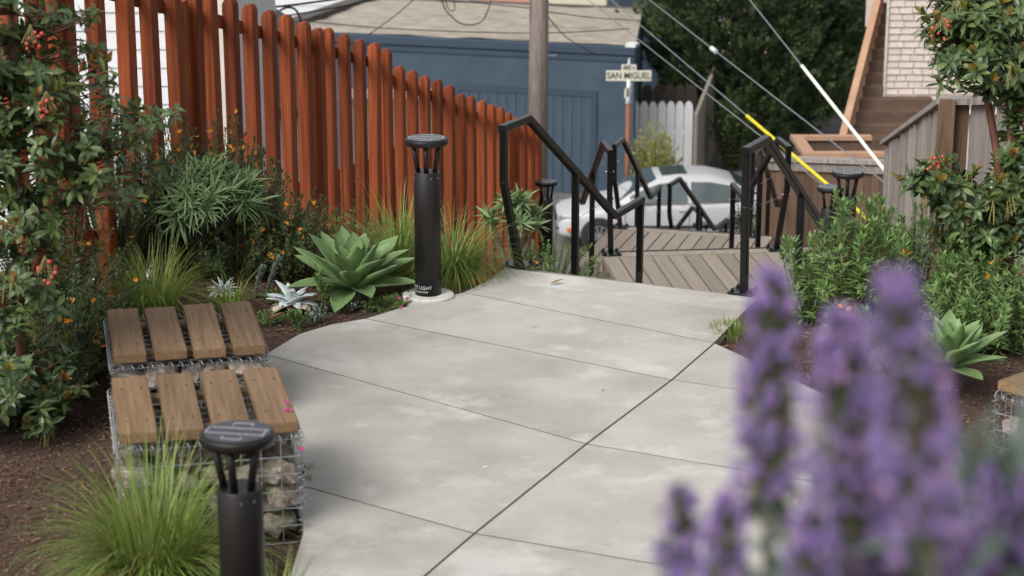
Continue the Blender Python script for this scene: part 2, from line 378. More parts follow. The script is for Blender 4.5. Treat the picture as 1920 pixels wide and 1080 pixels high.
def deck(fi, Ln, wl=.12, wr=.12):
    Lc, ph, w, z, nr = FL[fi]; d, e = hd(ph)
    o = Lc - e * wl + d * .06; wt = w + wl + wr
    dk = MB()
    c = o + e * (wt/2) - d * (Ln/2)
    Mx = Matrix.Translation((c.x, c.y, z)) @ Matrix.Rotation(-ph, 4, 'Z')
    dk.box((-wt/2+.02, -Ln/2, -.2), (wt/2-.02, Ln/2-.02, -.042), Mx)
    D = dk.obj('deck', M['deck'], stair)
    n = int(wt / .142)
    bw = wt / n
    for i in range(n):
        p = o + e * (bw * (i + .5)) - d * (.16 + (Ln - .16) / 2)
        boxpart('board', 'deck', D, (p.x, p.y, z - .02), (bw - .015, Ln - .165, .038), -ph)
    p = o + e * (wt/2) - d * .078
    boxpart('border_board', 'deck', D, (p.x, p.y, z - .019), (wt, .145, .04), -ph)
    p = o + e * (wt/2) + d * .004
    boxpart('nosing', 'plastic', D, (p.x, p.y, z - .014), (wt, .035, .04), -ph)
def flight(fi):
    Lc, ph, w, z, nr = FL[fi]; d, e = hd(ph)
    for i in range(1, nr):
        p = Lc + e * (w/2) + d * (.08 + TREAD * (i - .5))
        boxpart('tread', 'deck', stair, (p.x, p.y, z - .17*i - .02), (w + .1, TREAD + .02, .04), -ph)
        p = Lc + e * (w/2) + d * (.07 + TREAD * (i - 1))
        boxpart('riser', 'deck', stair, (p.x, p.y, z - .17*i + .064), (w + .06, .02, .125), -ph)
    for sd in (-.06, w + .06):
        a = Lc + e * sd + d * .05; b = a + d * (TREAD * (nr - 1) + .1)
        k = MB(); k.bar((a.x, a.y, z - .2), (b.x, b.y, z - .17*nr - .02), .04, .24); k.obj('stringer', M['deck'], stair)
deck(1, 4.4, .09, .75); deck(2, 2.75, .1, .25); deck(3, 1.3, .1, .3); deck(4, 1.6, .1, .5)
for i in range(5): flight(i)

def handrail(fi, side, label, cables=True):
    Lc, ph, w, z, nr = FL[fi]; d, e = hd(ph)
    o = Lc + e * (w if side > 0 else 0)
    t = thing('handrail', label, 'handrail', o, -ph, 'zigzag black steel handrails of the stairway')
    H = .956; drop = .17 * nr; run = drop / math.tan(R(33.5)); T = .05
    ox = .04 * side
    A = Vector((ox, -.15, H)); B = Vector((ox, .23, H)); C = Vector((ox, .23 + run, H - drop + .02)); E = Vector((ox, .23 + run + .52, H - drop + .03))
    k = MB()
    for a, b in ((A + Vector((0, -.025, 0)), B), (B, C), (C, E + Vector((0, .025, 0)))):
        dd = (b - a).normalized() * .012
        k.bar(a - dd, b + dd, T, T, )
    bevel(k.obj('rail', M['black'], t), .005)
    def post(pts):
        q = MB()
        for a, b in zip(pts, pts[1:]):
            dd = (b - a).normalized() * .006
            q.bar(a - dd, b + dd, .046, .046, Vector((1, 0, 0)))
        return bevel(q.obj('post', M['black'], t), .004)
    post([Vector((0, 0, .01)), Vector((ox, -.15, .6)), Vector((ox, -.15, H - .02))])
    yb = E.y - .14
    post([Vector((0, yb, -drop - .15)), Vector((ox, E.y, -drop + .42)), Vector((ox, E.y, E.z - .02))])
    ym = .23 + run * .52; zm = lerp(B.z, C.z, .52)
    post([Vector((ox, ym, -.17 * nr * .55 - .25)), Vector((ox, ym, zm - .02))])
    for (y, zz) in ((0, .006),):
        bp = MB(); bp.box((-.085, y - .085, zz - .005), (.085, y + .085, zz + .009))
        b0 = bevel(bp.obj('base_plate', M['black'], t), .002)
        for sx in (-1, 1):
            for sy in (-1, 1):
                q = MB(); q.lathe([(.014, .009), (.014, .022), (.006, .024), (.006, .034)], 6, (sx * .06, y + sy * .06, zz)); q.obj('bolt', M['black'], b0)
    if cables:
        for hh in (.18, .42):
            q = MB(); a = Vector((ox, -.13, H - hh)); b = Vector((ox, E.y, E.z - hh * .7 - .02))
            q.tube([a, b], .0025, 5)
            for p in (a, b): q.ball(p + Vector((.03, 0, 0)), .012, 6, 4); q.ball(p - Vector((.03, 0, 0)), .012, 6, 4)
            q.obj('cable', M['steel'], t)
NTH = ['first', 'second', 'third', 'fourth', 'last']
for i in range(5):
    for s, nm in ((-1, 'red fence side'), (1, 'grey fence side')):
        lab = f'black bent steel handrail of the {NTH[i]} stair flight, on its {nm}'
        handrail(i, s, lab, i > 0)

# ------------------------------------------------------------------ solar bollard lights
def text_mesh(body, size, name, m, depth=.0, bold=0):
    cu = bpy.data.curves.new(name, 'FONT'); cu.body = body; cu.size = size; cu.align_x = 'CENTER'; cu.align_y = 'CENTER'; cu.extrude = depth; cu.offset = bold
    tmp = bpy.data.objects.new('tmp_text', cu); COL.objects.link(tmp)
    dg = bpy.context.evaluated_depsgraph_get(); dg.update()
    me = bpy.data.meshes.new_from_object(tmp.evaluated_get(dg)); me.name = name
    bpy.data.objects.remove(tmp); me.materials.clear(); me.materials.append(m); return me
BOL = {}
def bollard_meshes():
    H = 1.02; r = .083
    k = MB(); k.lathe([(r, .0), (r, H - .215), (r - .004, H - .21)], 40); BOL['shaft'] = k.mesh('shaft', M['bollard'], False)
    for p in BOL['shaft'].polygons: p.use_smooth = len(p.vertices) == 4
    k = MB(); k.lathe([(.1, H - .047), (.128, H - .04), (.135, H - .028), (.135, H - .008), (.131, H - .002), (.12, H)], 48)
    BOL['cap'] = k.mesh('cap', M['bollard'], False)
    for p in BOL['cap'].polygons: p.use_smooth = len(p.vertices) == 4
    k = MB(); k.lathe([(.121, H + .0005), (.121, H + .0025)], 48); BOL['solar_panel'] = k.mesh('solar_panel', M['panel'])
    k = MB(); z0, z1 = H + .003, H + .004
    for y in (-.03, .03): k.box((-.108, y - .0018, z0), (.108, y + .0018, z1))
    for s in (-1, 1):
        k.box((-.035, s*.085 - .0018, z0), (.035, s*.085 + .0018, z1))
        for x in (-.035, .035): k.box((x - .0018, min(s*.06, s*.085), z0), (x + .0018, max(s*.06, s*.085), z1))
    for x in (-.113, .1): k.box((x, -.03, z0), (x + .0035, .03, z1))
    BOL['panel_line'] = k.mesh('panel_line', M['silverline'])
    for j, a in enumerate((R(195), R(268), R(335))):
        k = MB(); c, s = math.cos(a), math.sin(a)
        k.tube([(c*.055, s*.055, H - .215), (c*.085, s*.085, H - .04)], .0155, 10); BOL['strut%d' % j] = k.mesh('strut', M['bollard'], True)
    k = MB()
    k.lathe([(.0045, 0), (.0045, .003)], 8)
    BOL['screw'] = k.mesh('screw', M['steel'])
    k = MB(); k.lathe([(.165, -.2), (.165, .012), (.155, .02)], 40); BOL['footing'] = k.mesh('footing', M['footing'])
    me = text_mesh('FIRST LIGHT', .030, 'lettering', M['lettering'])
    me2 = text_mesh('TECHNOLOGIES', .016, 'lettering', M['lettering'])
    bm = bmesh.new(); bm.from_mesh(me); n0 = len(bm.verts); bm.from_mesh(me2)
    for i, v in enumerate(bm.verts):
        x, y = v.co.x, v.co.y
        a = R(232) + x / r; zz = .075 + y - (.026 if i >= n0 else 0)
        v.co = Vector((math.cos(a) * (r + .0012), math.sin(a) * (r + .0012), zz))
    bm.to_mesh(me); bm.free(); BOL['lettering'] = me
bollard_meshes()
def bollard(p, label, rz=0):
    t = thing('bollard_light', label, 'bollard light', p, rz, 'black solar bollard lights along the path')
    inst('footing', BOL['footing'], t); inst('shaft', BOL['shaft'], t)
    for j in range(3): inst('strut', BOL['strut%d' % j], t)
    c = inst('cap', BOL['cap'], t); inst('solar_panel', BOL['solar_panel'], c); inst('panel_line', BOL['panel_line'], c)
    inst('lettering', BOL['lettering'], t)
    for a in (205, 290, 325): inst('screw', BOL['screw'], t, (math.cos(R(a))*.083, math.sin(R(a))*.083, .775), (R(90), 0, R(a + 90)))
    return t
def ground_at(v): return Vector((v.x, v.y, terr(v.x, v.y)))
b1 = P(445, 803, 7.15); bollard((b1.x, b1.y, -.01), 'black solar bollard light in front of the stone-filled bench with grass tuft', R(-10))
b2 = P(803, 550, 12.6); bollard((b2.x, b2.y, 0.0), 'black solar bollard light beside the large green agave, on a white footing')
b3 = P(1024, 340, 23.4); bollard((b3.x, b3.y, b3.z - 1.02), 'black solar bollard light at the far end of the red fence', R(20))
b4 = P(1590, 322, 16.8); bollard((b4.x, b4.y, b4.z - 1.02), 'black solar bollard light rising behind the leafy shrub by the yellow guy guard', R(-8))
b5 = P(1557, 350, 19.6); bollard((b5.x, b5.y, b5.z - 1.02), 'black solar bollard light just behind another bollard, before the brown board fence', R(10))
b6 = P(1315, 419, 30.4); bollard((b6.x, b6.y, b6.z - 1.02), 'black solar bollard light at the foot of the stairs by the silver car')

# ------------------------------------------------------------------ red picket fence
KF, X0 = .261, -5.8
def fence_pt(px):
    u = (px - 960) / F; d = X0 / (u - KF); return Vector((u * d, d)), d     # depth ~ along the optical axis
fd = Vector((KF, 1)).normalized()
fence = thing('picket_fence', 'red-brown stained wooden picket fence with pointed tops stepping down the slope', 'fence')
PK = [(5,-120),(60,-105),(116,-88),(172,-70),(227,-55),(277,-40),(325,-26),(361,-17),(395,-11),(432,-2),(468,8),(503,18.5),(536,30),(568,40),(593,51),(615,56),(644,65),
      (673,74),(698,82),(723,91),(751,122),(774,131),(796,141),(818,151),(840,160),(865.5,175),(884,181),(902.6,189),(919.6,197),(936,204),(952,211),
      (967,218),(982,224),(996,229),(1009,234)]
def at_d(px, py, d): return P(px, py, d)
def picket_mesh():
    k = MB(); a, b = .052, .045
    vs = [(x, y, 0) for x, y in ((-a,-b),(a,-b),(a,b),(-a,b))] + [(x, y, .984) for x, y in ((-a,-b),(a,-b),(a,b),(-a,b))] \
        + [(x, y, 1) for x, y in ((-a*.95,-b*.5),(a*.95,-b*.5),(a*.95,b*.5),(-a*.95,b*.5))]
    k.add(vs, [(3,2,1,0)] + [(i, (i+1)%4, 4+(i+1)%4, 4+i) for i in range(4)] + [(4+i, 4+(i+1)%4, 8+(i+1)%4, 8+i) for i in range(4)] + [(8,9,10,11)])
    return bevel_mesh(k.mesh('picket', M['redwood']), .004)
PM = picket_mesh()
tops = []
frz = math.atan2(fd.x, fd.y)
for px, py in PK:
    _, d = fence_pt(px); p = at_d(px, py, d)
    tops.append(p)
    h = 2.35
    j = rnd.uniform(-.012, .012)
    # local x runs along the fence, local y is the fence's thickness
    o = inst('picket', PM, fence, (p.x, p.y, p.z - h + j), (rnd.uniform(-.006,.006), rnd.uniform(-.006,.006), R(90) - frz + rnd.uniform(-.05,.05)), (1, 1, h))
nrm2 = Vector((-fd.y, fd.x, 0))
for grp in ([0,7],[7,14],[14,19],[20,24],[25,34]):
    a, b = tops[grp[0]], tops[grp[1]]
    for dz in (.15, 1.75):
        k = MB(); off = nrm2 * .066
        ext = (b - a).normalized() * .15
        k.bar(a + off - Vector((0,0,dz)) - ext, b + off - Vector((0,0,dz)) + ext, .038, .09); bevel(k.obj('rail', M['redwood'], fence), .003)
for px in (150, 379, 600, 738.5, 853, 960):
    _, d = fence_pt(px); tp = min(tops, key=lambda q: abs((q - P(px, 300, d)).xy.length)); q = P(px, 300, d)
    k = MB(); o2 = nrm2 * .12
    k.box((-.045, -.045, -2.2), (.045, .045, -.05)); o = k.obj('post', M['redwood'], fence, loc=(q.x + o2.x, q.y + o2.y, tp.z)); o.rotation_euler.z = -frz

# ------------------------------------------------------------------ gabion benches
def rock_meshes(n=10):
    r = []
    for i in range(n):
        bm = bmesh.new()
        for j in range(13):
            v = rdir(); v = Vector((v.x * rnd.uniform(.8, 1), v.y * rnd.uniform(.7, 1), v.z * rnd.uniform(.6, .9))) * .5
            bm.verts.new(v)
        bmesh.ops.convex_hull(bm, input=bm.verts)
        for v in [v for v in bm.verts if not v.link_faces]: bm.verts.remove(v)
        me = bpy.data.meshes.new('stone'); bm.to_mesh(me); bm.free(); me.materials.append(M['stone'])
        bevel_mesh(me, .035); r.append(me)
    return r
ROCK = rock_meshes()
def bench(corner, rz, label, w=.79, dp=.86, h=.43, zg=-.06, slats=True):
    t = thing('gabion_bench', label, 'bench', (corner.x, corner.y, zg), rz, 'stone-filled wire cage benches with timber seats')
    H = h - zg
    cg = MB(); c = .085; rr = .0026
    def lines(o, a, b, na, nb):
        for i in range(na + 1): cg.tube([o + a * i / na, o + a * i / na + b], rr, 4, False)
        for j in range(nb + 1): cg.tube([o + b * j / nb, o + b * j / nb + a], rr, 4, False)
    X, Y, Z = Vector((w,0,0)), Vector((0,dp,0)), Vector((0,0,H)); O = Vector((0,0,0))
    na, nd, nh = round(w/c), round(dp/c), round(H/c)
    lines(O, X, Z, na, nh); lines(Y.copy(), X, Z, na, nh); lines(O, Y, Z, nd, nh); lines(X.copy(), Y, Z, nd, nh); lines(Z.copy(), X, Y, na, nd)
    cg.obj('wire_cage', M['steel'], t, True)
    sp = MB()
    def helix(a, b, rad=.02, pitch=.05):
        L = (b - a).length; n = int(L / pitch * 8); dd = (b - a).normalized(); u = dd.cross(Vector((.3,.5,.8))).normalized(); v = dd.cross(u)
        sp.tube([a + dd * (L*i/n) + (u*math.cos(i*math.pi/4) + v*math.sin(i*math.pi/4)) * rad for i in range(n+1)], .0019, 4, False)
    for a, b in ((Z, Z+X), (Z, Z+Y), (Z+X, Z+X+Y), (Z+Y, Z+X+Y), (O, Z), (X, X+Z), (Y, Y+Z), (X+Y, X+Y+Z)): helix(Vector(a), Vector(b))
    sp.obj('spiral_binder', M['steel'], t, True)
    # stones: an outer layer against each face, courses of uneven size
    def put(p, s):
        inst('stone', rnd.choice(ROCK), t, p, (rnd.uniform(-.35,.35), rnd.uniform(-.35,.35), rnd.uniform(0, 6.28)), (s*rnd.uniform(1.0,1.5), s*rnd.uniform(.9,1.2), s*rnd.uniform(.75,1.05)))
    z = .06
    while z < H - .03:
        s = rnd.uniform(.15, .185)
        per = [(x, y) for y in (.075, dp - .075) for x in [.07 + i * .118 + rnd.uniform(-.015,.015) for i in range(int((w - .08) / .118) + 1)]] + \
              [(x, y) for x in (.075, w - .075) for y in [.19 + i * .125 + rnd.uniform(-.015,.015) for i in range(int((dp - .34) / .125) + 1)]]
        for x, y in per: put((min(max(x, .075), w - .075), y, min(z + rnd.uniform(-.015,.015), H - .06)), s * rnd.uniform(.85, 1.2))
        z += s * .82
    for i in range(5):
        for jx in range(5): put((.2 + i * .1, .2 + jx * (dp - .4) / 4, H - .085), rnd.uniform(.12, .15))
    if slats:
        sw = w * .21; L = dp * .96
        k = MB(); k.box((-sw/2, -L/2, 0), (sw/2, L/2, .048)); me = bevel_mesh(k.mesh('slat', M['slat']), .005, 2)
        gp = (w - .01 - 4 * sw) / 3
        for i in range(4):
            inst('slat', me, t, (.005 + sw/2 + i * (sw + gp), dp/2 - .02, H + .03), (rnd.uniform(-.006,.006), rnd.uniform(-.008,.008), rnd.uniform(-.012,.012)))
        k = MB(); k.lathe([(.0055, 0), (.0055, .002)], 8); scm = k.mesh('screw', M['plastic'])
        for sl_ in [c for c in t.children if c.name.startswith('slat')]:
            for sx in (-.045, .045):
                for sy in (-L * .29, L * .27): inst('screw', scm, sl_, (sx, sy, .0482))
        k = MB()
        for y in (dp * .22, dp * .76): k.box((.03, y - .035, H + .004), (w - .03, y + .035, H + .029))
        k.obj('bearer', M['slat'], t)
    return t
BR = R(13)
bench(G(222, 848, .43), BR, 'stone-filled wire cage bench with brown timber slats just behind the front bollard')
bench(G(212, 694, .30), BR, 'stone-filled wire cage bench with brown slats, beside white chalky succulents', h=.30, zg=-.08, dp=.9)
bench(G(1868, 742, .43), R(-48), 'stone-filled wire cage bench with brown slats by the small agave and grey fence')

# ------------------------------------------------------------------ right-hand fences
gf = thing('board_fence', 'weathered grey upright board fence turning a corner behind the red-stemmed tree', 'fence')
c0 = P(1772, 190, 14.0); c1 = P(1661, 268, 18.9)
n = 34; dirr = (c1 - c0); rz = math.atan2(dirr.x, dirr.y)
for i in range(n):
    p = c0 + dirr * ((i + .5) / n)
    boxpart('board', 'greywood', gf, (p.x + rnd.uniform(-.012,.012), p.y, p.z - 1.02 + rnd.uniform(-.015,.015)), (.03, dirr.length / n * .9, 2.0), -rz)
k = MB(); k.bar(c0 + Vector((0,0,-.0)), c1, .11, .04); k.obj('cap_rail', M['greywood'], gf)
c2 = c0 + Vector((2.6, -.5, .12)); dr2 = c2 - c0; n = 15; rz2 = math.atan2(dr2.x, dr2.y)
for i in range(n):
    p = c0 + dr2 * ((i + .5) / n)
    boxpart('board', 'greywood' if i else 'brownwood', gf, (p.x, p.y + rnd.uniform(-.008,.008), p.z - 1.02), (.025, dr2.length / n * .94, 2.0), -rz2)
k = MB(); k.bar(c0 - dr2 * .02 + Vector((0, -.03, .01)), c2 + Vector((0,-.03,.01)), .10, .045); k.obj('cap_rail', M['greywood'], gf)
k = MB(); k.box((-.05,-.05,-2.1),(.05,.05,.03)); k.obj('corner_post', M['brownwood'], gf, loc=c0 + Vector((0,-.06,0)))
bf = thing('board_fence', 'brown wooden board fence with flat grey cap below the outside stairs', 'fence')
e0 = P(1428, 293, 23.6); e1 = P(1664, 301, 23.2); dr = e1 - e0; n = 17; rz = math.atan2(dr.x, dr.y)
for i in range(n):
    p = e0 + dr * ((i + .5) / n)
    boxpart('board', 'brownwood', bf, (p.x, p.y + rnd.uniform(-.006,.006), p.z - 1.25), (.025, dr.length / n * .965, 2.4), -rz)
k = MB(); k.bar(e0 + Vector((0,0,-.02)), e1 + Vector((0,0,-.02)), .14, .05); k.obj('cap_rail', M['greywood'], bf)
k = MB(); k.bar(e0 + Vector((0,-.03,-.11)), e1 + Vector((0,-.03,-.11)), .03, .09); k.obj('top_rail', M['greywood'], bf)

# ------------------------------------------------------------------ shingled house with outside stairs
hs = thing('shingled_house', 'cream shingled house with overhanging wall beside the brown outside staircase', 'house')
DH = 29.0
wl = P(1657, 215, DH); wtl = P(1657, 0, DH)
k = MB(); k.prism([(wl.x, wl.y + .03), (wl.x + 6, wl.y + .03), (wl.x + 6, wl.y + 6), (wl.x + 1.5, wl.y + 6)], wl.z, wl.z + 5); k.obj('wall', M['shingle_gap_shade'], hs)
shm = MB(); shm.add([(-.5,0,-.5),(.5,0,-.5),(.5,.0,.5),(-.5,.0,.5),(-.5,-.14,-.5),(.5,-.14,-.5),(.5,-.02,.5),(-.5,-.02,.5)],
    ((0,1,2,3),(7,6,5,4),(4,5,1,0),(5,6,2,1),(6,7,3,2),(7,4,0,3)))
shme = shm.mesh('shingle', M['shingle'])
CH = .098
for r in range(19):
    x = wl.x - .0
    off = 0
    while x < wl.x + 2.5:
        wdt = rnd.uniform(.13, .25)
        if x + wdt > wl.x + 2.5: break
        inst('shingle', shme, hs, (x + wdt/2, wl.y + .028, wl.z + CH * (r + .5)), None, (wdt - .011, .16 + rnd.uniform(-.03,.03), CH - .004)); x += wdt
k = MB(); k.box((wl.x - .015, wl.y - .02, wl.z), (wl.x - .001, wl.y + .1, wl.z + 5)); k.obj('corner_trim', M['creampaint'], hs)
k = MB(); k.prism([(wl.x + .05, wl.y + .25), (wl.x + 6, wl.y + .25), (wl.x + 6, wl.y + 5.8), (wl.x + 1.5, wl.y + 5.8)], -6, wl.z - .002); k.obj('basement_wall', M['creampaint'], hs)
ub = P(1622, 50, DH + 2.5); k = MB(); k.prism([(ub.x, ub.y), (ub.x + 1.2, ub.y), (ub.x + 1.8, ub.y + 2), (ub.x + .5, ub.y + 2)], ub.z, ub.z + 4); k.obj('upper_bay', M['shingle'], hs)
st = thing('outside_staircase', 'brown wooden outside staircase with tan sloping banister against the cream house', 'stairs')
s0 = P(1577, 274, 27.5); s1 = P(1655, -30, 30.5)
run = s1 - s0
for i in range(13):
    a = i / 13
    p = s0 + run * a
    k = MB(); k.box((p.x + .05, p.y, p.z - .32), (p.x + 1.1, p.y + .26, p.z - .28)); bevel(k.obj('tread', M['stairbrown'], st), .006)
    k = MB(); k.box((p.x + .05, p.y + .24, p.z - .28), (p.x + 1.1, p.y + .26, p.z - .28 + run.z / 13)); k.obj('riser', M['stairbrown'], st)
k = MB(); k.bar(s0, s1, .1, .16); k.obj('banister', M['tan'], st)
for i in range(26):
    p = s0 + run * (i / 26)
    boxpart('baluster', 'tan', st, (p.x + .02, p.y, p.z - .3), (.045, .045, .55))
k = MB(); k.bar(s0 + Vector((.02,0,-.62)), s1 + Vector((.02,0,-.62)), .06, .2); k.obj('stringer', M['tan'], st)
q0 = P(1512, 290, 25.6); q1 = P(1662, 290, 25.6)
pb = thing('timber_planter_box', 'open brown timber box with tan rim at the foot of the outside staircase', 'planter')
wq = q1.x - q0.x
for nm, lo, hi, mk in (('front_board', (0,0,-1.3),(wq,.05,-.03),'stairbrown'), ('back_board', (0.05,1.1,-1.3),(wq,1.15,-.03),'stairbrown'),
                       ('side_board', (0,.052,-1.3),(.05,1.1,-.03),'stairbrown'), ('floor_board', (.05,.05,-.7),(wq,1.1,-.6),'stairbrown'),
                       ('front_rim', (-.05,-.06,-.028),(wq,.1,.03),'tan'), ('back_rim', (-.05,1.06,-.028),(wq,1.2,.03),'tan'), ('side_rim', (-.05,.102,-.027),(.11,1.058,.029),'tan')):
    k = MB(); k.box(lo, hi); k.obj(nm, M[mk], pb)
pb.location = q0

# ------------------------------------------------------------------ blue garage building
bb = thing('blue_garage', 'low dark blue stucco garage with plank door and tan gravel roof', 'building')
zr = -3.0; br_ = P(1190, 92, 42.35); br_ = Vector((br_.x, br_.y, -6.3))
ux = Vector((-.955, .29, 0)); uy = Vector((.29, .955, 0))
bb.location = br_; bb.rotation_euler = (0, 0, math.atan2(ux.y, ux.x) - math.pi)   # local -x runs left along the front
HB = zr + 6.3 + .02; WB = 8.3
k = MB(); k.prism([(-WB, 0), (0, 0), (-1.2, 5.9), (-WB, 5.9)], 0, HB); k.obj('wall', M['blue'], bb)
k = MB(); k.box((-WB, -.05, HB - .16), (.02, .18, HB + .02)); bevel(k.obj('parapet', M['bluetrim'], bb), .01)
k = MB(); k.box((-WB, -.028, HB - .30), (0, -.002, HB - .235)); k.obj('trim_band', M['bluetrim'], bb)
k = MB(); k.box((-.19, -.07, HB + .021), (.03, .3, HB + .085)); k.obj('corner_cap', M['whitepaint'], bb)
g_ = 24; k = MB()
k.add([(-WB + .02 + (WB - .04 - 1.2 * j / g_) * i / g_, .18 + 5.7 * j / g_, HB + .03 + .05 * noise.noise(Vector((i * .4, j * .4, 3))) + .02 * j / g_) for j in range(g_ + 1) for i in range(g_ + 1)],
      [(j*(g_+1)+i, j*(g_+1)+i+1, (j+1)*(g_+1)+i+1, (j+1)*(g_+1)+i) for j in range(g_) for i in range(g_)])
k.obj('gravel_roof', M['gravel'], bb, True)
k = MB(); k.box((-WB - .1, .0, HB - .3), (-WB + .3, 5.9, HB + .16)); k.box((-WB + .301, 5.75, HB - .3), (-1.2, 5.95, HB + .08)); k.obj('roof_edge', M['moss'], bb)
dx0, dx1, dz = -3.9, -.93, HB - 1.1
k = MB(); k.box((dx0 - .12, -.035, 0), (dx0, -.002, dz + .14)); k.box((dx1, -.035, 0), (dx1 + .12, -.002, dz + .14)); k.box((dx0 + .001, -.034, dz), (dx1 - .001, -.002, dz + .139)); k.obj('door_frame', M['bluetrim'], bb)
n = 14
for i in range(n):
    wd = (dx1 - dx0) / n
    boxpart('door_plank', 'blue', bb, (dx0 + wd * (i + .5), -.012, dz / 2), (wd - .014, .018, dz - .01))

# white picket fence and beige side wall by the garage
wf = thing('picket_fence', 'white round-topped picket fence beside the blue garage', 'fence')
p0 = P(1183, 190, 44); p1 = P(1300, 194, 44)
n = 7; wd = (p1.x - p0.x) / n
prof = [(-.5,0),(.5,0),(.5,.93),(.38,.975),(.15,1),(-.15,1),(-.38,.975),(-.5,.93)]
k = MB(); vs = [(x, -.012, z) for x, z in prof] + [(x, .012, z) for x, z in prof]
k.add(vs, [tuple(range(8)), tuple(range(15, 7, -1))] + [(i, 8+i, 8+(i+1)%8, (i+1)%8) for i in range(8)]); pm = k.mesh('picket', M['whitepaint'])
hh = p0.z + 6.3
for i in range(n): inst('picket', pm, wf, (p0.x + wd * (i + .5), p0.y, -6.3 + rnd.uniform(-.02,.02)), None, (wd * .93, 1, hh))
k = MB(); k.box((p0.x, p0.y + .02, -5.1), (p1.x, p0.y + .06, -5.0)); k.obj('rail', M['whitepaint'], wf)
k = MB(); gz0, gz1 = -6.3, p0.z
k.add([(p1.x, p0.y - .2, gz0), (p1.x + .9, p0.y + 4, gz0), (p1.x + .9, p0.y + 4, gz1 + .35), (p1.x, p0.y - .2, gz1 - .25), (p1.x + .08, p0.y - .2, gz0), (p1.x + .98, p0.y + 4, gz0), (p1.x + .98, p0.y + 4, gz1 + .35), (p1.x + .08, p0.y - .2, gz1 - .25)],
    [(0,1,2,3),(7,6,5,4),(0,3,7,4),(3,2,6,7),(1,5,6,2),(0,4,5,1)]); tag(k.obj('garden_wall', M['beigewall']), 'beige side wall running back from the white picket fence', 'wall')
dk = thing('dark_fence', 'dark brown rounded board fence behind the white picket fence', 'fence')
for i in range(6): inst('picket', pm, dk, (p0.x + .22 + .25 * i, p0.y + 1.6, -6.3), None, (.24, 1, p0.z + 6.3 + .1))
dkm = pm.copy(); dkm.name = 'dark_picket'; dkm.materials[0] = M['darkwood']
for o in list(dk.children): o.data = dkm
gh = P(1250, 60, 53); k = MB(); k.box((-1.3, 0, 0), (.6, 5, 6.2)); o = k.obj('wall', M['bluetrim'])
ag = thing('grey_house', 'narrow slate grey house wall half hidden behind the conifer', 'house', (gh.x, gh.y, -6.4)); o.parent = ag
k = MB(); k.box((-1.4, -.2, 6.2), (.7, 5.2, 6.4)); k.obj('roof', M['greyroof'], ag)

# ------------------------------------------------------------------ left neighbours
wh = thing('white_house', 'white clapboard house wall seen through the gaps of the red fence', 'house')
a0 = P(-220, 430, 21); a1 = P(424, 430, 21)
k = MB(); k.box((a0.x, a0.y, -3.2), (a1.x, a0.y + 5, 4.2)); k.obj('wall', M['whitepaint'], wh)
cb = MB(); cb.add([(-.5,0,-.5),(.5,0,-.5),(.5,0,.5),(-.5,0,.5),(-.5,-.022,-.5),(.5,-.022,-.5),(.5,-.006,.5),(-.5,-.006,.5)],
    ((0,1,2,3),(7,6,5,4),(4,5,1,0),(5,6,2,1),(6,7,3,2),(7,4,0,3))); cbm = cb.mesh('clapboard', M['whitepaint'])
for i in range(34): inst('clapboard', cbm, wh, ((a0.x + a1.x) / 2, a0.y - .002, -3.1 + .19 * (i + .5)), None, (a1.x - a0.x, 1, .2))
k = MB(); k.box((a1.x - .01, a0.y - .1, -3), (a1.x + .085, a0.y + .05, 3)); k.obj('corner_pipe', M['creampaint'], wh)
gr = thing('grey_roofed_house', 'low white house with dark grey shingle roof behind the red fence', 'house')
e0 = P(330, 205, 25); e1 = P(597, 205, 25)
k = MB(); k.box((e0.x, e0.y + .3, -5), (e1.x - .25, e0.y + 3, e0.z - .05)); k.obj('wall', M['whitepaint'], gr)
for i in range(14): inst('clapboard', cbm, gr, ((e0.x + e1.x - .25) / 2, e0.y + .298, e0.z - .15 - .19 * i), None, (e1.x - .25 - e0.x, 1, .2))
rp = [P(330,205,25), P(597,205,25), P(588,58,26.6), P(490,0,27.3), P(440,-40,27.8), P(300,-40,27.8)]
k = MB(); dn = Vector((0, .06, -.12)); k.add(rp + [p + dn for p in rp], [tuple(range(6)), tuple(range(11, 5, -1))] + [(i, 6+i, 6+(i+1)%6, (i+1)%6) for i in range(6)]); k.obj('roof', M['greyroof'], gr)
w2 = thing('white_building', 'long white ribbed building beyond the gravel roof, above the fence', 'building')
f0 = P(400, 58, 56); f1 = P(790, 58, 56)
k = MB(); k.box((f0.x, f0.y, -9), (f1.x, f0.y + 8, 3.5)); k.obj('wall', M['whitepaint'], w2)
for i in range(12): inst('clapboard', cbm, w2, ((f0.x + f1.x) / 2, f0.y - .002, f0.z - .4 + .32 * i), None, (f1.x - f0.x, 1.6, .33))
cw = thing('cream_shed', 'small cream painted shed seen through the red fence pickets', 'shed')
h0 = P(645, 186, 27); h1 = P(835, 186, 27)
k = MB(); k.box((h0.x, h0.y, -4.95), (h1.x, h0.y + .5, h0.z)); k.obj('wall', M['creampaint'], cw)
k = MB(); k.box((h0.x - .08, h0.y - .1, h0.z), (h1.x + .08, h0.y + .6, h0.z + .04)); k.obj('roof', M['creampaint'], cw)
rb = thing('low_board_fence', 'low dark red fence of horizontal boards behind the tall picket fence', 'fence')
r0 = P(455, 262, 19.5); r1 = P(940, 305, 24.2); dr = r1 - r0; rz = math.atan2(dr.x, dr.y)
for j in range(7):
    m_ = (r0 + r1) / 2
    boxpart('board', 'redwood', rb, (m_.x, m_.y, m_.z - .1 - .2 * j - .0), (.03, dr.length, .185), -rz)
for j in range(5):
    p = r0 + dr * (j / 4); boxpart('post', 'redwood', rb, (p.x + .05, p.y + .05, p.z - .8), (.09, .09, 1.7), -rz)

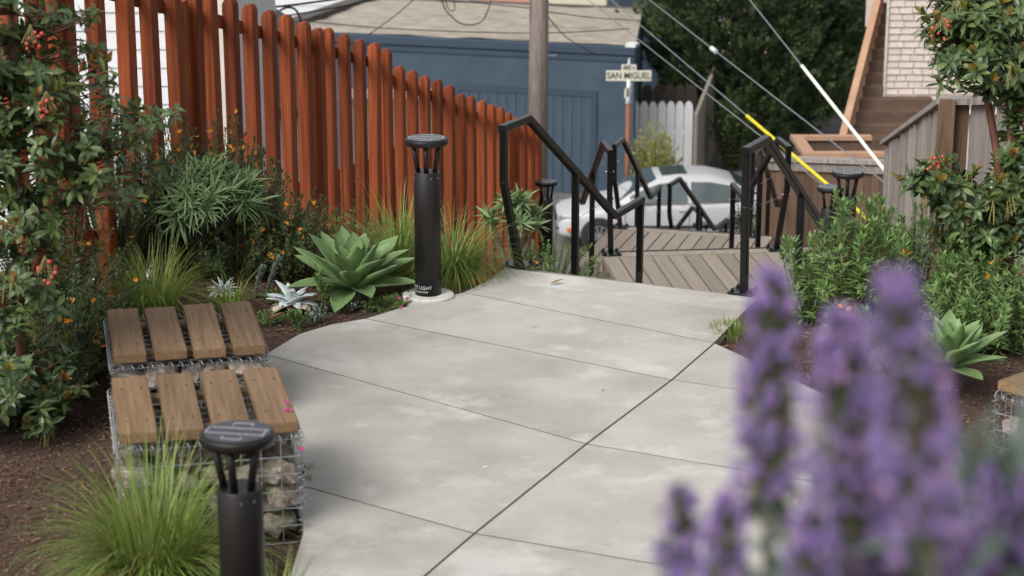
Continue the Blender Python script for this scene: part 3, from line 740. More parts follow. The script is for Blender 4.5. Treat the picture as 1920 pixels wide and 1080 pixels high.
# far houses down the hill
PAST = [(.55,.56,.6), (.62,.5,.38), (.6,.6,.62), (.5,.26,.2), (.6,.58,.44), (.42,.5,.52), (.65,.62,.6), (.55,.42,.38)]
far_lab = ['blue-white far-off house', 'tan far-off house', 'pale grey far-off house', 'brick red far-off house', 'cream far-off house',
           'pale teal far-off house', 'off-white far-off house', 'dusty pink far-off house']
where = ['beyond the gravel roof', 'beside the utility pole in the distance', 'behind the conifer in the distance']
fx = -12.0
for i in range(8):
    wd = rnd.uniform(2.8, 4.2); ci = i % 8
    h = thing('far_house', far_lab[ci] + ' in the row beyond the gravel roof', 'house', (fx, 112 + rnd.uniform(-3, 3), -17.2), 0, 'far houses in a row down the hill')
    mm = M.setdefault('far%d' % ci, mat('far_wall_%d' % ci, [PAST[ci]], .9))
    hh = rnd.uniform(6.5, 9.5)
    k = MB(); k.box((0, 0, 0), (wd, 6, hh)); k.obj('wall', mm, h)
    k = MB(); k.add([(-.2,-.3,hh),(wd+.2,-.3,hh),(wd+.2,6.2,hh),(-.2,6.2,hh),(wd/2,-.3,hh+1.4),(wd/2,6.2,hh+1.4)], [(0,1,4),(2,3,5),(1,2,5,4),(3,0,4,5),(0,3,2,1)])
    k.obj('roof', M['greyroof'] if i % 3 else M['rust'], h)
    for fz in (.3, .62, .86):
        for fxx in (.25, .7):
            boxpart('window', 'glass', h, (wd * fxx, -.02, hh * fz), (wd * .2, .1, 1.1))
    fx += wd + .15

# ------------------------------------------------------------------ utility pole, guys, cables, sign
up = P(1010, 330, 33); UPX, UPY = up.x, up.y
pole = thing('utility_pole', 'tall grey-brown wooden utility pole with metal step pegs', 'pole', (UPX, UPY, -6.0))
k = MB(); k.tube([(0,0,0), (0.0,0,4.5), (.02,0,10)], [.162, .152, .138], 20); k.obj('shaft', M['pole'], pole, True)
for z, s in ((5.02, -1), (5.72, 1), (6.25, -1), (4.4, 1)):
    k = MB(); k.tube([(s*.12, -.02, z), (s*.27, -.02, z), (s*.275, -.02, z + .03)], .01, 6); k.obj('step_peg', M['steel'], pole)
k = MB(); k.tube([(-.15,-.06,0), (-.143,-.06,5.6)], .018, 6); k.obj('conduit', M['pole'], pole)
def guy(label, pa, da, pyp, guard=None, gm=None, ins=None):
    a = P(*pa, da); b = P(1012, pyp, 32.9)
    t = thing('guy_wire', label, 'guy wire', a)
    k = MB(); v = b - a
    q = a.copy(); st_ = v.normalized() * .05
    while q.z > terr(q.x, q.y) - .1 and (q - a).length < 4: q -= st_
    k.tube([q - a, v], .008, 5); k.obj('wire', M['wire'], t)
    if guard:
        k = MB(); k.tube([v * .002, v * guard], .021, 8); k.obj('guard', gm, t)
    if ins:
        k = MB(); k.tube([v * ins, v * (ins + .012)], .03, 8); k.obj('insulator', M['whitepaint'], t)
guy('grey guy wire with long yellow plastic guard crossing the brown fence', (1643,424), 20, -114, .275, M['yellow'])
guy('grey guy wire with small white insulator and no guard', (1640,328), 20.5, -160, None, None, .36)
guy('grey guy wire with white plastic guard ending by the cream house', (1667,330), 21, -498, .175, M['whiteguard'])
guy('thin bare guy wire running parallel below the yellow guarded one', (1640,424), 20.02, -72)
def cable(label, pts, r=.012, d=33):
    k = MB(); q = [P(x, y, dd) for x, y, dd in pts]
    # Catmull-Rom
    o = []
    for i in range(len(q) - 1):
        p0, p1, p2, p3 = q[max(i-1,0)], q[i], q[i+1], q[min(i+2,len(q)-1)]
        for s in range(8):
            u = s / 8; o.append(.5 * ((2*p1) + (p2-p0)*u + (2*p0-5*p1+4*p2-p3)*u*u + (3*p1-p0-3*p2+p3)*u**3))
    o.append(q[-1]); k.tube(o, r, 5); tag(k.obj('overhead_cable', M['cable'], smooth=True), label, 'cable')
cable('thick black overhead cable bundle with clamps above the red fence', [(380,34,28),(470,18,28),(560,8,28),(700,-12,28)], .016)
cable('second black overhead cable sloping above the grey roof', [(360,52,29),(520,32,29),(640,12,29),(760,-12,29)], .013)
cable('black cable looping in an arch over the fence tops', [(517,40,28),(523,22,28),(540,14,28),(556,20,28),(566,44,28)], .016)
cable('thin cable running long and low across the gravel roof', [(560,38,33),(740,54,33),(1000,62,33),(1180,54,33)], .009)
cable('thin cable dropping diagonally over the gravel roof edge', [(690,66,33),(740,30,33),(780,-5,33)], .009)
cable('black cable hanging in a deep loop above the gravel roof', [(826,-8,33),(838,22,33),(870,46,33),(905,38,33),(924,-8,33)], .011)
cable('small black cable loop hanging above the gravel roof', [(832,-8,33),(842,18,33),(853,16,33),(848,-8,33)], .009)
cable('thin cable from the utility pole down to the blue parapet', [(1026,30,33.2),(1062,70,37),(1112,100,42)], .010)
cable('thin cable from the utility pole towards the conifer', [(1027,22,33),(1150,36,34),(1300,36,36),(1500,4,38)], .009)
cable('thin cable rising from the pole beyond the garage', [(800,-2,33),(900,6,33),(1000,16,33)], .009)

sg = P(1179, 142, 40)
sp_ = thing('street_sign', 'cream street name sign reading San Miguel on a rusty post', 'street sign', (sg.x, sg.y, -6.25))
zz = sg.z + 6.25
k = MB(); k.tube([(0,0,0), (0,0,zz - .57)], .05, 12); k.obj('post', M['rust'], sp_, True)
k = MB(); k.tube([(0,0,zz - .57), (0,0,zz - .46), (0,0,zz - .08)], [.06, .045, .04], 12); k.obj('post_sleeve', M['whitepaint'], sp_, True)
k = MB(); k.box((-.455,-.02,zz - .105), (.455,.015,zz + .105)); b_ = bevel(k.obj('name_plate', M['signface'], sp_), .006)
inst('lettering', text_mesh('SAN MIGUEL', .185, 'lettering', M['signink'], .002, .002), b_, (0, -.024, zz), (R(90), 0, 0), (.84, 1, 1))
k = MB(); k.box((-.15,-.02,zz + .115), (.15,.015,zz + .225)); b2_ = bevel(k.obj('block_number_plate', M['signface'], sp_), .004)
inst('lettering', text_mesh('600 >', .10, 'lettering', M['signink'], .002, .002), b2_, (0, -.024, zz + .168), (R(90), 0, 0))
k = MB(); k.box((-.015,-.35,zz - .40), (.015,.35,zz - .22)); c_ = k.obj('cross_plate', M['signface'], sp_); c_.rotation_euler.z = R(-14)
k = MB(); k.lathe([(.03, zz + .225), (.035, zz + .24), (.02, zz + .28), (.004, zz + .37)], 12); k.obj('finial', M['whitepaint'], sp_, True)

# ------------------------------------------------------------------ silver car
def car():
    f = P(1042, 470, 38.6)
    t = thing('parked_car', 'silver four-door sedan parked at the foot of the stairs', 'car', (f.x, f.y + .9, -6.235), R(1.5))
    # local: x from nose (0) to tail (4.5), y half width
    ST = [  # x, zlow, zmid, ztop, halfw
        (0.00,.28,.46,.58,.58), (.10,.22,.50,.66,.74), (.32,.20,.56,.74,.83), (.75,.19,.60,.83,.87), (1.2,.19,.62,.91,.88), (2.0,.19,.62,.94,.885),
        (2.9,.19,.63,.96,.885), (3.6,.20,.64,.99,.875), (4.1,.22,.64,1.01,.84), (4.38,.26,.62,.98,.76), (4.48,.34,.6,.86,.66)]
    k = MB(); rows = []
    for x, zl, zm, zt, hw in ST:
        ring = [(hw*.86, zl), (hw*.985, zl + .08), (hw, zm), (hw*.985, zt - .09), (hw*.93, zt - .02), (hw*.6, zt + .012), (0, zt + .025)]
        full = [(x, -y, z) for y, z in ring] + [(x, y, z) for y, z in ring[-2::-1]]
        rows.append(full)
    n = len(rows[0])
    k.add([p for r in rows for p in r], [(i*n+j, i*n+j+1, (i+1)*n+j+1, (i+1)*n+j) for i in range(len(rows)-1) for j in range(n-1)]
          + [(i*n+n-1, i*n, (i+1)*n, (i+1)*n+n-1) for i in range(len(rows)-1)] + [tuple(range(n))[::-1], tuple((len(rows)-1)*n + j for j in range(n))])
    body = k.obj('body', M['carpaint'], t, True)
    sb = body.modifiers.new('sub', 'SUBSURF'); sb.levels = 2; sb.render_levels = 2
    # greenhouse
    GS = [(1.12,.90,.90,.80,.80), (1.5,.92,1.16,.82,.68), (1.95,.93,1.375,.83,.60), (2.4,.94,1.425,.83,.59), (3.0,.95,1.405,.83,.59), (3.45,.97,1.30,.82,.60), (3.95,1.0,1.03,.78,.70)]
    k = MB(); rows = []
    for x, zb, zt, wb, wt in GS:
        rows.append([(x,-wb,zb), (x,-lerp(wb,wt,.9),lerp(zb,zt,.88)), (x,-wt*.9,zt - .005), (x,-wt*.5,zt + .012), (x,0,zt + .018), (x,wt*.5,zt + .012), (x,wt*.9,zt - .005), (x,lerp(wb,wt,.9),lerp(zb,zt,.88)), (x,wb,zb)])
    n = 9; k.add([p for r in rows for p in r], [(i*n+j, i*n+j+1, (i+1)*n+j+1, (i+1)*n+j) for i in range(len(rows)-1) for j in range(n-1)])
    k.obj('roof', M['carpaint'], t, True)
    def sidept(x, f, s, pr=.03):
        zb = piece(x, [(g[0], g[1]) for g in GS]); zt = piece(x, [(g[0], g[2]) for g in GS]); wb = piece(x, [(g[0], g[3]) for g in GS]); wt = piece(x, [(g[0], g[4]) for g in GS])
        return (x, s * (lerp(wb, lerp(wb, wt, .9), f) + pr), lerp(zb, lerp(zb, zt, .88), f))
    for s in (-1, 1):
        for xs_ in ((1.42,1.6,1.8,2.0,2.2,2.4,2.52), (2.60,2.8,3.0,3.2,3.4,3.6)):
            k = MB(); v = [sidept(x, .07, s) for x in xs_] + [sidept(x, .93, s) for x in xs_]; m_ = len(xs_)
            k.add(v, [(i, i+1, m_+i+1, m_+i) if s < 0 else (m_+i, m_+i+1, i+1, i) for i in range(m_-1)]); k.obj('side_window', M['glass'], t, True)
        for x in (1.32, 2.56, 3.5):
            k = MB(); k.box((x - .004, -.004, .3), (x + .004, .004, .92)); k.obj('door_seam', M['plastic'], t, loc=(0, s * .884, 0))
        for x in (2.35, 3.35):
            k = MB(); k.box((x, -.02, .80), (x + .17, .02, .83)); bevel(k.obj('door_handle', M['carpaint'], t, loc=(0, s * .885, 0)), .008)
        k = MB(); k.box((.9, -.012, .46), (3.75, .012, .52)); bevel(k.obj('rub_strip', M['plastic'], t, loc=(0, s * .886, 0)), .006)
        k = MB(); k.box((1.42, 0, .93), (1.60, .17, 1.05)); bevel(k.obj('mirror', M['carpaint'], t, loc=(0, .84 if s > 0 else -1.01, 0)), .03, 3)
        k = MB(); k.add([(.03, s*.60, .50), (.36, s*.835, .55), (.42, s*.835, .68), (.12, s*.70, .66), (.10,s*.5,.65), (.015,s*.42,.5)], [(0,1,2,3),(0,3,4,5)] if s < 0 else [(3,2,1,0),(5,4,3,0)])
        hl = k.obj('headlight', M['lens'], t); sm = hl.modifiers.new('sol', 'SOLIDIFY'); sm.thickness = .05; sm.offset = 0
        k = MB(); k.add([(.20, s*.80, .40), (.40, s*.862, .41), (.40, s*.862, .47), (.20, s*.80, .46)], [(0,1,2,3)] if s < 0 else [(3,2,1,0)])
        il = k.obj('side_marker', M['amber'], t); sm = il.modifiers.new('sol', 'SOLIDIFY'); sm.thickness = .04; sm.offset = 0
        for x in (.82, 3.48):
            wv = bpy.data.objects.new('wheel', None); COL.objects.link(wv); wv.parent = t; wv.location = (x, s * .80, .315); wv.rotation_euler = (R(90), 0, 0)
            k = MB(); k.lathe([(.20,-.1),(.285,-.1),(.315,-.075),(.315,.075),(.285,.1),(.20,.1)], 36); k.obj('tyre', M['rubber'], wv, True)
            k = MB(); k.lathe([(.345,-.06),(.365,-.04),(.365,.088),(.345,.09)], 36); k.obj('wheel_arch', M['plastic'], wv, True)
            k = MB(); k.lathe([(.20,-.09),(.205,.104),(.19,.107),(.185,.07)], 36)
            k.lathe([(.05,.06),(.05,.10),(.03,.105)], 16)
            for j in range(10):
                a = 2*math.pi*j/10; k.bar((math.cos(a)*.04, math.sin(a)*.04, s*-.092 if s > 0 else .092), (math.cos(a)*.195, math.sin(a)*.195, -.09 if s > 0 else .09), .03, .02)
            k.obj('rim', M['rim'], wv)
    k = MB(); k.add([(1.2,-.66,.955),(1.2,.66,.955),(1.93,.55,1.385),(1.93,-.55,1.385),(1.52,.64,1.19),(1.52,-.64,1.19)], [(0,5,4,1),(5,3,2,4)]); k.obj('windscreen', M['glass'], t)
    k = MB(); k.add([(1.36,-.60,.985),(1.36,.60,.985),(1.5,.58,1.075),(1.5,-.58,1.075)], [(0,3,2,1)]); k.obj('sunshade', M['reflector'], t, loc=(-.012, 0, .018))
    k = MB(); k.add([(3.9,-.62,1.075),(3.9,.62,1.075),(3.47,.55,1.325),(3.47,-.55,1.325)], [(0,1,2,3)]); k.obj('rear_window', M['glass'], t)
    k = MB(); k.add([(2.05,-.38,1.425),(2.55,-.38,1.452),(2.55,.38,1.452),(2.05,.38,1.425)], [(0,1,2,3)]); k.obj('sunroof', M['glass'], t)
    k = MB(); k.box((-.02,-.42,.50), (.02,.42,.62)); bevel(k.obj('grille', M['plastic'], t), .01)
    k = MB(); k.box((.0,-.62,.385), (.07,.62,.44)); bevel(k.obj('bumper_strip', M['plastic'], t), .01)
car()

# ------------------------------------------------------------------ plants
def whorl(mb, c, ax, n, L, w, spread=(.5, 1.1), droop=.25, fold=.2, segs=3, shape=(.15, .9, 1, .75, 0), back=.0):
    ax = ax.normalized(); a = ax.orthogonal().normalized(); b = ax.cross(a); ph = rnd.random() * 6.28
    for i in range(n):
        an = ph + i * 2.399; sp = rnd.uniform(*spread)
        rad = a * math.cos(an) + b * math.sin(an)
        d = ax * math.cos(sp) + rad * math.sin(sp)
        mb.leaf(c - ax * (back * i / n), d, ax - rad * .3, L * rnd.uniform(.7, 1.15), w * rnd.uniform(.8, 1.15), droop * rnd.uniform(.3, 1.4), fold, segs, shape)
def bez(a, b, up, n=6):
    m = (a + b) / 2 + up; return [((1-t)**2)*a + 2*t*(1-t)*m + t*t*b for t in [i / n for i in range(n + 1)]]

def arbutus(label, base, trunks, blobs, ntips, leafL=.085, berries=(), tassels=0):
    """trunks: polylines (local); blobs: ellipsoids (centre, radii) that foliage fills"""
    t = thing('strawberry_tree', label, 'tree', base)
    tk = MB(); lf = MB(); nw = MB()
    for pl in trunks: tk.tube(pl, [lerp(.03, .014, i / (len(pl) - 1)) for i in range(len(pl))], 8)
    allp = [Vector(p) for pl in trunks for p in pl]
    dense = []
    for pl in trunks:
        for a, b in zip(pl, pl[1:]):
            for s in range(5): dense.append(Vector(a).lerp(Vector(b), s / 5))
    vol = [r[0]*r[1]*r[2] for c, r in blobs]; tot = sum(vol)
    for (c, r), v in zip(blobs, vol):
        c = Vector(c)
        for i in range(int(ntips * v / tot)):
            d = rdir() * (rnd.random() ** .45)
            p = c + Vector((d.x*r[0], d.y*r[1], d.z*r[2]))
            src = min(dense, key=lambda q: (q - p).length + abs(q.z + .12 - p.z) * .6)
            pts = bez(src, p, Vector((0, 0, -.04)) + rv(.05), 4); tk.tube(pts, [.008, .006, .005, .004, .003], 5)
            ax = ((p - src).normalized() * .6 + Vector((0, 0, .55)) + rv(.4)).normalized()
            new = rnd.random() < .3
            whorl(lf, p, ax, rnd.randint(8, 12), leafL, leafL * .33, (.5, 1.75), .45, .22, 3, (.12, .85, 1, .0), back=.07)
            if new: whorl(nw, p + ax * .015, ax, 5, leafL * .75, leafL * .3, (.15, .6), .1, .2, 3, (.12, .85, 1, .0), back=.02)
            # side leaves along the twig
            for s in (.45, .7):
                q = pts[0].lerp(p, s); whorl(lf, q, ax, 3, leafL * .9, leafL * .34, (.8, 1.6), .35, .2, 3, (.12, .85, 1, .0), back=.04)
    tk.obj('trunk', M['arb_bark'], t, True); lf.obj('crown', M['arb_leaf'], t); nw.obj('new_growth', M['arb_new'], t)['kind'] = 'stuff'
    for c in berries:
        k = MB()
        for i in range(9):
            o = Vector(c) + Vector((rnd.uniform(-.05,.05), rnd.uniform(-.04,.04), rnd.uniform(-.09,.02)))
            k.ball(o, rnd.uniform(.008,.0125), 8, 6)
        k.obj('berry_cluster', M['berry'], t, True)['kind'] = 'stuff'
        k = MB()
        for i in range(12): a = Vector(c) + Vector((0,0,.05)); k.tube([a, a + Vector((rnd.uniform(-.05,.05), rnd.uniform(-.04,.04), -.09))], .0016, 3, False)
        k.obj('berry_stalk', M['tassel'], t)
    for i in range(tassels):
        c, r = rnd.choice(blobs); d = rdir(); p = Vector(c) + Vector((d.x*r[0]*.9, -abs(d.y)*r[1], d.z*r[2]*.8)); k = MB()
        for j in range(6):
            q = p + rv(.02); e = q + Vector((rnd.uniform(-.03,.03), rnd.uniform(-.03,.03), -rnd.uniform(.08,.14))); k.tube([q, e], .0018, 3, False)
            for s in range(5): k.ball(q.lerp(e, s / 5), .004, 5, 3)
        k.obj('flower_tassel', M['tassel'], t)
    return t
tb = Vector((-2.5, 9.75, -.05))
def loc_of(px, py, d, base): return P(px, py, d) - base
arbutus('dense red-berried strawberry tree in front of the red fence, by the benches', tb,
    [[(0,0,0), (-.02,0,.5), (.05,.02,1.0), (.02,.0,1.6), (.05,0,2.3)], [(-.1,.05,0), (-.25,.05,.6), (-.3,.1,1.3), (-.35,.1,2.0)], [(.02,0,.7), (.2,-.05,1.15), (.42,-.05,1.5)]],
    [((-.05,0,1.8),(.62,.5,.75)), ((.5,-.05,1.55),(.42,.4,.36)), ((.0,0,.95),(.46,.45,.42)), ((-.22,-.2,.42),(.52,.4,.36)), ((.1,-.25,.3),(.26,.25,.2))], 400, .088,
    [loc_of(88,190,9.4,tb), loc_of(58,65,9.4,tb), loc_of(85,498,9.4,tb)], 8)
tb2 = Vector((3.02, 11.75, -.05))
arbutus('red-stemmed strawberry tree with hanging berries before the grey fence', tb2,
    [[loc_of(1893,590,12.1,tb2), loc_of(1893,420,12.1,tb2), loc_of(1895,260,12.1,tb2), loc_of(1888,120,12.1,tb2), loc_of(1880,-60,12.1,tb2)],
     [loc_of(1878,560,12.15,tb2), loc_of(1872,300,12.15,tb2), loc_of(1850,180,12.1,tb2), loc_of(1832,80,12.1,tb2), loc_of(1815,-40,12.1,tb2)],
     [loc_of(1880,420,12.1,tb2), loc_of(1800,350,12.0,tb2), loc_of(1720,340,11.9,tb2)]],
    [(loc_of(1835,20,12.1,tb2),(.36,.4,.22)), (loc_of(1835,110,12.0,tb2),(.33,.35,.18)), (loc_of(1940,160,12.1,tb2),(.2,.35,.4)), (loc_of(1760,335,11.9,tb2),(.20,.3,.16)), (loc_of(1835,390,12.0,tb2),(.28,.35,.22)),
     (loc_of(1920,360,12.1,tb2),(.2,.4,.4)), (loc_of(1830,470,12.1,tb2),(.24,.3,.18)), (loc_of(1775,60,12.0,tb2),(.16,.25,.16))], 400, .10,
    [loc_of(1765,45,11.7,tb2), loc_of(1752,292,11.6,tb2)], 9)

def grass(label, base, n, L, spread, mats=('grass',), w=.006, lean=(.15, 1.0), name='grass_tuft', bend=1.0, seed=0, group=None):
    t = thing(name, label, 'grass', base, group=group)
    k = MB(); dry = MB()
    for i in range(n):
        a = rnd.random() * 6.28; r0 = spread * .25 * math.sqrt(rnd.random()); o = Vector((math.cos(a) * r0, math.sin(a) * r0, 0))
        a2 = a + rnd.uniform(-.7, .7); ln = rnd.uniform(*lean); le = L * rnd.uniform(.55, 1.1)
        hd_ = Vector((math.cos(a2), math.sin(a2), 0)); pts = []; p = o.copy(); th = ln * .35
        sg_ = 6
        for s in range(sg_ + 1):
            pts.append(p.copy()); p = p + (hd_ * math.sin(th) + Vector((0,0,1)) * math.cos(th)) * (le / sg_); th += ln * .38 * bend
        tgt = dry if rnd.random() < .1 else k
        sdv = Vector((-hd_.y, hd_.x, 0)); ww = w * rnd.uniform(.7, 1.2)
        vs = []; fs = []
        for s, q in enumerate(pts):
            wi = ww * .5 * (1 - (s / sg_) ** 1.6) + .0004; vs += [q - sdv * wi, q + sdv * wi]
            if s: fs.append((2*s-2, 2*s-1, 2*s+1, 2*s))
        tgt.add(vs, fs)
    k.obj('blades', M[mats[0]], t); dry.obj('dry_blades', M['drygrass'], t)
    return t
def gpt(px, py, z=-.04): v = G(px, py, z); return Vector((v.x, v.y, terr(v.x, v.y)))
grass('large bright green grass tuft in front of the near stone bench', Vector((P(290,1060,8.35).x, P(290,1060,8.35).y, -.04)), 950, .68, .6, w=.007, lean=(.15, 1.35))
grass('small grass tuft beside the front bollard and the bench corner', P(520, 1075, 7.75) - Vector((0,0,P(520,1075,7.75).z + .04)), 130, .42, .3, w=.006)
grass('fine green grass tuft behind the far stone bench', gpt(285, 590), 700, .52, .6, w=.005)
grass('thin yellowish grass tuft at the edge of the far bench', gpt(430, 580), 160, .3, .3, w=.005)
grass('arching green grass clump right of the bollard by the agave', gpt(850, 522), 900, .6, .45, w=.006, lean=(.4, 1.5))
grass('tall thin grass clump between the agave and its bollard', gpt(745, 515), 320, .7, .36, w=.006, lean=(.1, .8))
grass('dry straw-coloured grass clump behind the agave', gpt(585, 500), 300, .5, .55, mats=('drygrass',), w=.005)
grass('low green grass edging the concrete by the handrail', gpt(868, 530), 90, .12, .2, w=.006)
grass('small patch of short grass at the concrete corner', gpt(1372, 628), 220, .14, .45, w=.006)
grass('spiky pale grass tuft at the top of the stairs by the shrub', gpt(1500, 560), 60, .55, .25, mats=('drygrass',), w=.005, lean=(.3, 1))

def shrub(label, base, n, H, spread, mk, leafL, leafW, name='shrub', flowers=0, fm='orange', stem='stem', lean=.55, gap=.03, group=None, lowest=.12, fsize=.02):
    t = thing(name, label, 'shrub', base, group=group)
    st_ = MB(); lf = MB(); fl = MB()
    for i in range(n):
        a = rnd.random() * 6.28; q = math.sqrt(rnd.random()); hd_ = Vector((math.cos(a), math.sin(a), 0))
        o = hd_ * spread * .25 * q; e = hd_ * spread * q * rnd.uniform(.7, 1.1) + Vector((0, 0, H * rnd.uniform(.6, 1.08) * (1 - .35 * q * q)))
        pts = bez(o, e, Vector((0, 0, H * .18)) + hd_ * spread * q * .12, 7); st_.tube(pts, [lerp(.005, .002, s / 7) for s in range(8)], 4, False)
        Ltot = sum((b - a_).length for a_, b in zip(pts, pts[1:])); m = int(Ltot / gap)
        for j in range(int(m * lowest), m + 1):
            u = j / m * 7; s = min(6, int(u)); p = pts[s].lerp(pts[s+1], u - s); ax = (pts[s+1] - pts[s]).normalized()
            whorl(lf, p, ax, 2 if j < m - 1 else 5, leafL * (1 if j < m - 2 else .75), leafW, (.6, 1.35) if j < m - 1 else (.2, .8), .2, .15, 2, (.2, 1, 0))
            if flowers and j > m * .45 and rnd.random() < flowers:
                fc = p + rdir() * .03; ax2 = (Vector((0, -.6, .3)) + rv(.7)).normalized()
                whorl(fl, fc, ax2, 5, fsize, fsize * .75, (.9, 1.3), .1, .1, 2, (.4, 1, .5))
    st_.obj('stems', M[stem], t); lf.obj('foliage', M[mk], t)
    if fl.v: fl.obj('flowers', M[fm], t)['kind'] = 'stuff'
    return t
ML, MW = .045, .009
shrub('dark orange-flowered shrub between strawberry tree and grey-green rosette bush', gpt(225, 520), 200, 1.2, .62, 'monkey', ML, MW, flowers=.03, name='monkeyflower_shrub', gap=.026)
shrub('dark orange-flowered shrub behind the grey-green rosette bush at the red fence', gpt(395, 478), 230, 1.2, .62, 'monkey', ML, MW, flowers=.035, name='monkeyflower_shrub', gap=.026)
shrub('dark orange-flowered shrub filling the bed right of the rosette bush', gpt(500, 505), 200, .75, .5, 'monkey', ML, MW, flowers=.035, name='monkeyflower_shrub', gap=.026)
shrub('dense low dark shrub at the stem of the rosette bush', gpt(350, 505), 130, .48, .5, 'monkey', ML, MW * 1.2, flowers=.01, name='monkeyflower_shrub', gap=.026)
shrub('low dark orange-flowered shrub under the rosette bush by the chalky succulents', gpt(440, 520), 80, .42, .45, 'monkey', ML, MW, flowers=.012, name='monkeyflower_shrub', gap=.026)
shrub('low dark shrub in shade beside the near stone bench', gpt(95, 735), 90, .5, .42, 'monkey', ML, MW * 1.3, flowers=.012, name='monkeyflower_shrub', gap=.028)
shrub('dark green shrub with few orange flowers left of the far bench', gpt(120, 640), 130, .75, .5, 'monkey', ML, MW * 1.2, flowers=.012, name='monkeyflower_shrub', gap=.028)
shrub('dense dark green shrub on the mulch below the strawberry tree', gpt(60, 790), 120, .45, .4, 'monkey', ML, MW * 1.5, flowers=.01, name='monkeyflower_shrub', gap=.028)
shrub('leafy dark shrub touching the side of the benches', gpt(165, 700), 130, .5, .36, 'monkey', ML, MW * 1.4, flowers=.025, name='monkeyflower_shrub', gap=.026)
shrub('olive green filler shrub between the rosette bush and the agave', gpt(545, 520), 120, .42, .4, 'monkey', ML, MW * 1.2, flowers=.02, name='monkeyflower_shrub', gap=.026)
shrub('loose green shrub behind the agave at the foot of the red fence', gpt(640, 470), 70, .5, .6, 'shrub', .04, .014, gap=.04)
shrub('loose low green shrub behind the bollard and agave', gpt(740, 480), 60, .42, .55, 'shrub', .035, .014, gap=.04)
SL, SW = .095, .018
shrub('upright bright green leafy shrub in front of the paired bollards', gpt(1590, 625), 42, .9, .3, 'shrub', SL, SW, gap=.034, stem='arb_bark')
shrub('bright green leafy shrub beside the handrail at the stair top', gpt(1512, 600), 36, .55, .26, 'shrub', SL, SW, gap=.036)
shrub('spreading green shrub with orange flowers before the grey fence', gpt(1710, 605), 100, .72, .65, 'shrub', SL * .8, SW * .8, gap=.034, flowers=.012)
shrub('green shrub with orange flowers around the small agave', gpt(1690, 690), 80, .42, .5, 'shrub', SL * .7, SW * .75, gap=.034, flowers=.014)
shrub('green orange-flowered shrub under the red-stemmed tree', gpt(1870, 650), 130, .62, .55, 'shrub', SL * .75, SW * .8, gap=.034, flowers=.014)
shrub('low green plants on the bank left of the first stair flight', gpt(1040, 478, -.4), 80, .36, .5, 'shrub', .045, .011, gap=.032, flowers=.01)
shrub('low green plants beside the lower stair landing', Vector((.35, 17.0, terr(.35, 17.0))), 90, .5, .6, 'shrub', .05, .012, gap=.034, flowers=.01)
shrub('green bushes below the handrails on the grey fence side', Vector((3.1, 15.2, terr(3.1, 15.2))), 90, .75, .5, 'shrub', SL, SW, gap=.036)
shrub('yellow-green bamboo-like bush in front of the white picket fence', Vector((P(1228, 340, 42.5).x, P(1228, 340, 42.5).y, -6.26)), 120, 1.75, .55, 'bamboo', .13, .02, gap=.075, name='bamboo_bush', lowest=.3)
shrub('dark bushes under the conifer beside the beige wall', Vector((P(1372, 330, 46).x, P(1372, 330, 46).y, -6.3)), 110, 1.9, .5, 'monkey', .14, .04, gap=.1)
shrub('rusty green hedge behind the brown board fence', Vector((P(1475, 280, 30).x, P(1475, 280, 30).y, -5.4)), 160, 2.75, .8, 'monkey', .11, .035, gap=.085)

def rosette_bush(label, base, n, c, r, L, w, trunk=True, nl=30, mk='ech_leaf'):
    t = thing('echium_bush', label, 'shrub', base)
    lf = MB(); tk = MB(); c = Vector(c)
    for i in range(n):
        d = rdir(); d.z = abs(d.z) * 1.0 - .15; d.normalize()
        p = c + Vector((d.x*r[0], d.y*r[1], d.z*r[2])) * rnd.uniform(.8, 1.0)
        tk.tube(bez(Vector((0,0,c.z*.45)) if trunk else Vector((0,0,0)), p, Vector((0,0,-.05)), 5), [.014,.012,.01,.009,.008,.007], 6)
        ax = (d + Vector((0,0,.7))).normalized()
        whorl(lf, p, ax, nl, L, w, (.15, 1.75), .35, .18, 4, (.5, 1, .9, .6, 0), back=.09)
    if trunk: tk.tube([(0,0,0), (.02,0,c.z*.25), (0,0,c.z*.5)], [.028, .022, .02], 8)
    tk.obj('stem', M['bark'], t, True); lf.obj('foliage', M[mk], t)
    return t
eb = gpt(372, 520)
rosette_bush('rounded grey-green echium bush of narrow-leaved rosettes on a bare woody stem', eb, 56, (.06, 0, .52), (.36, .34, .26), .2, .017)
eb2 = P(962, 400, 15.2)
rosette_bush('small grey-green echium bush at the end of the red fence, behind the handrail', Vector((eb2.x, eb2.y, terr(eb2.x, eb2.y))), 16, (0, 0, eb2.z - terr(eb2.x, eb2.y) - .05), (.22, .22, .2), .16, .024, nl=20)

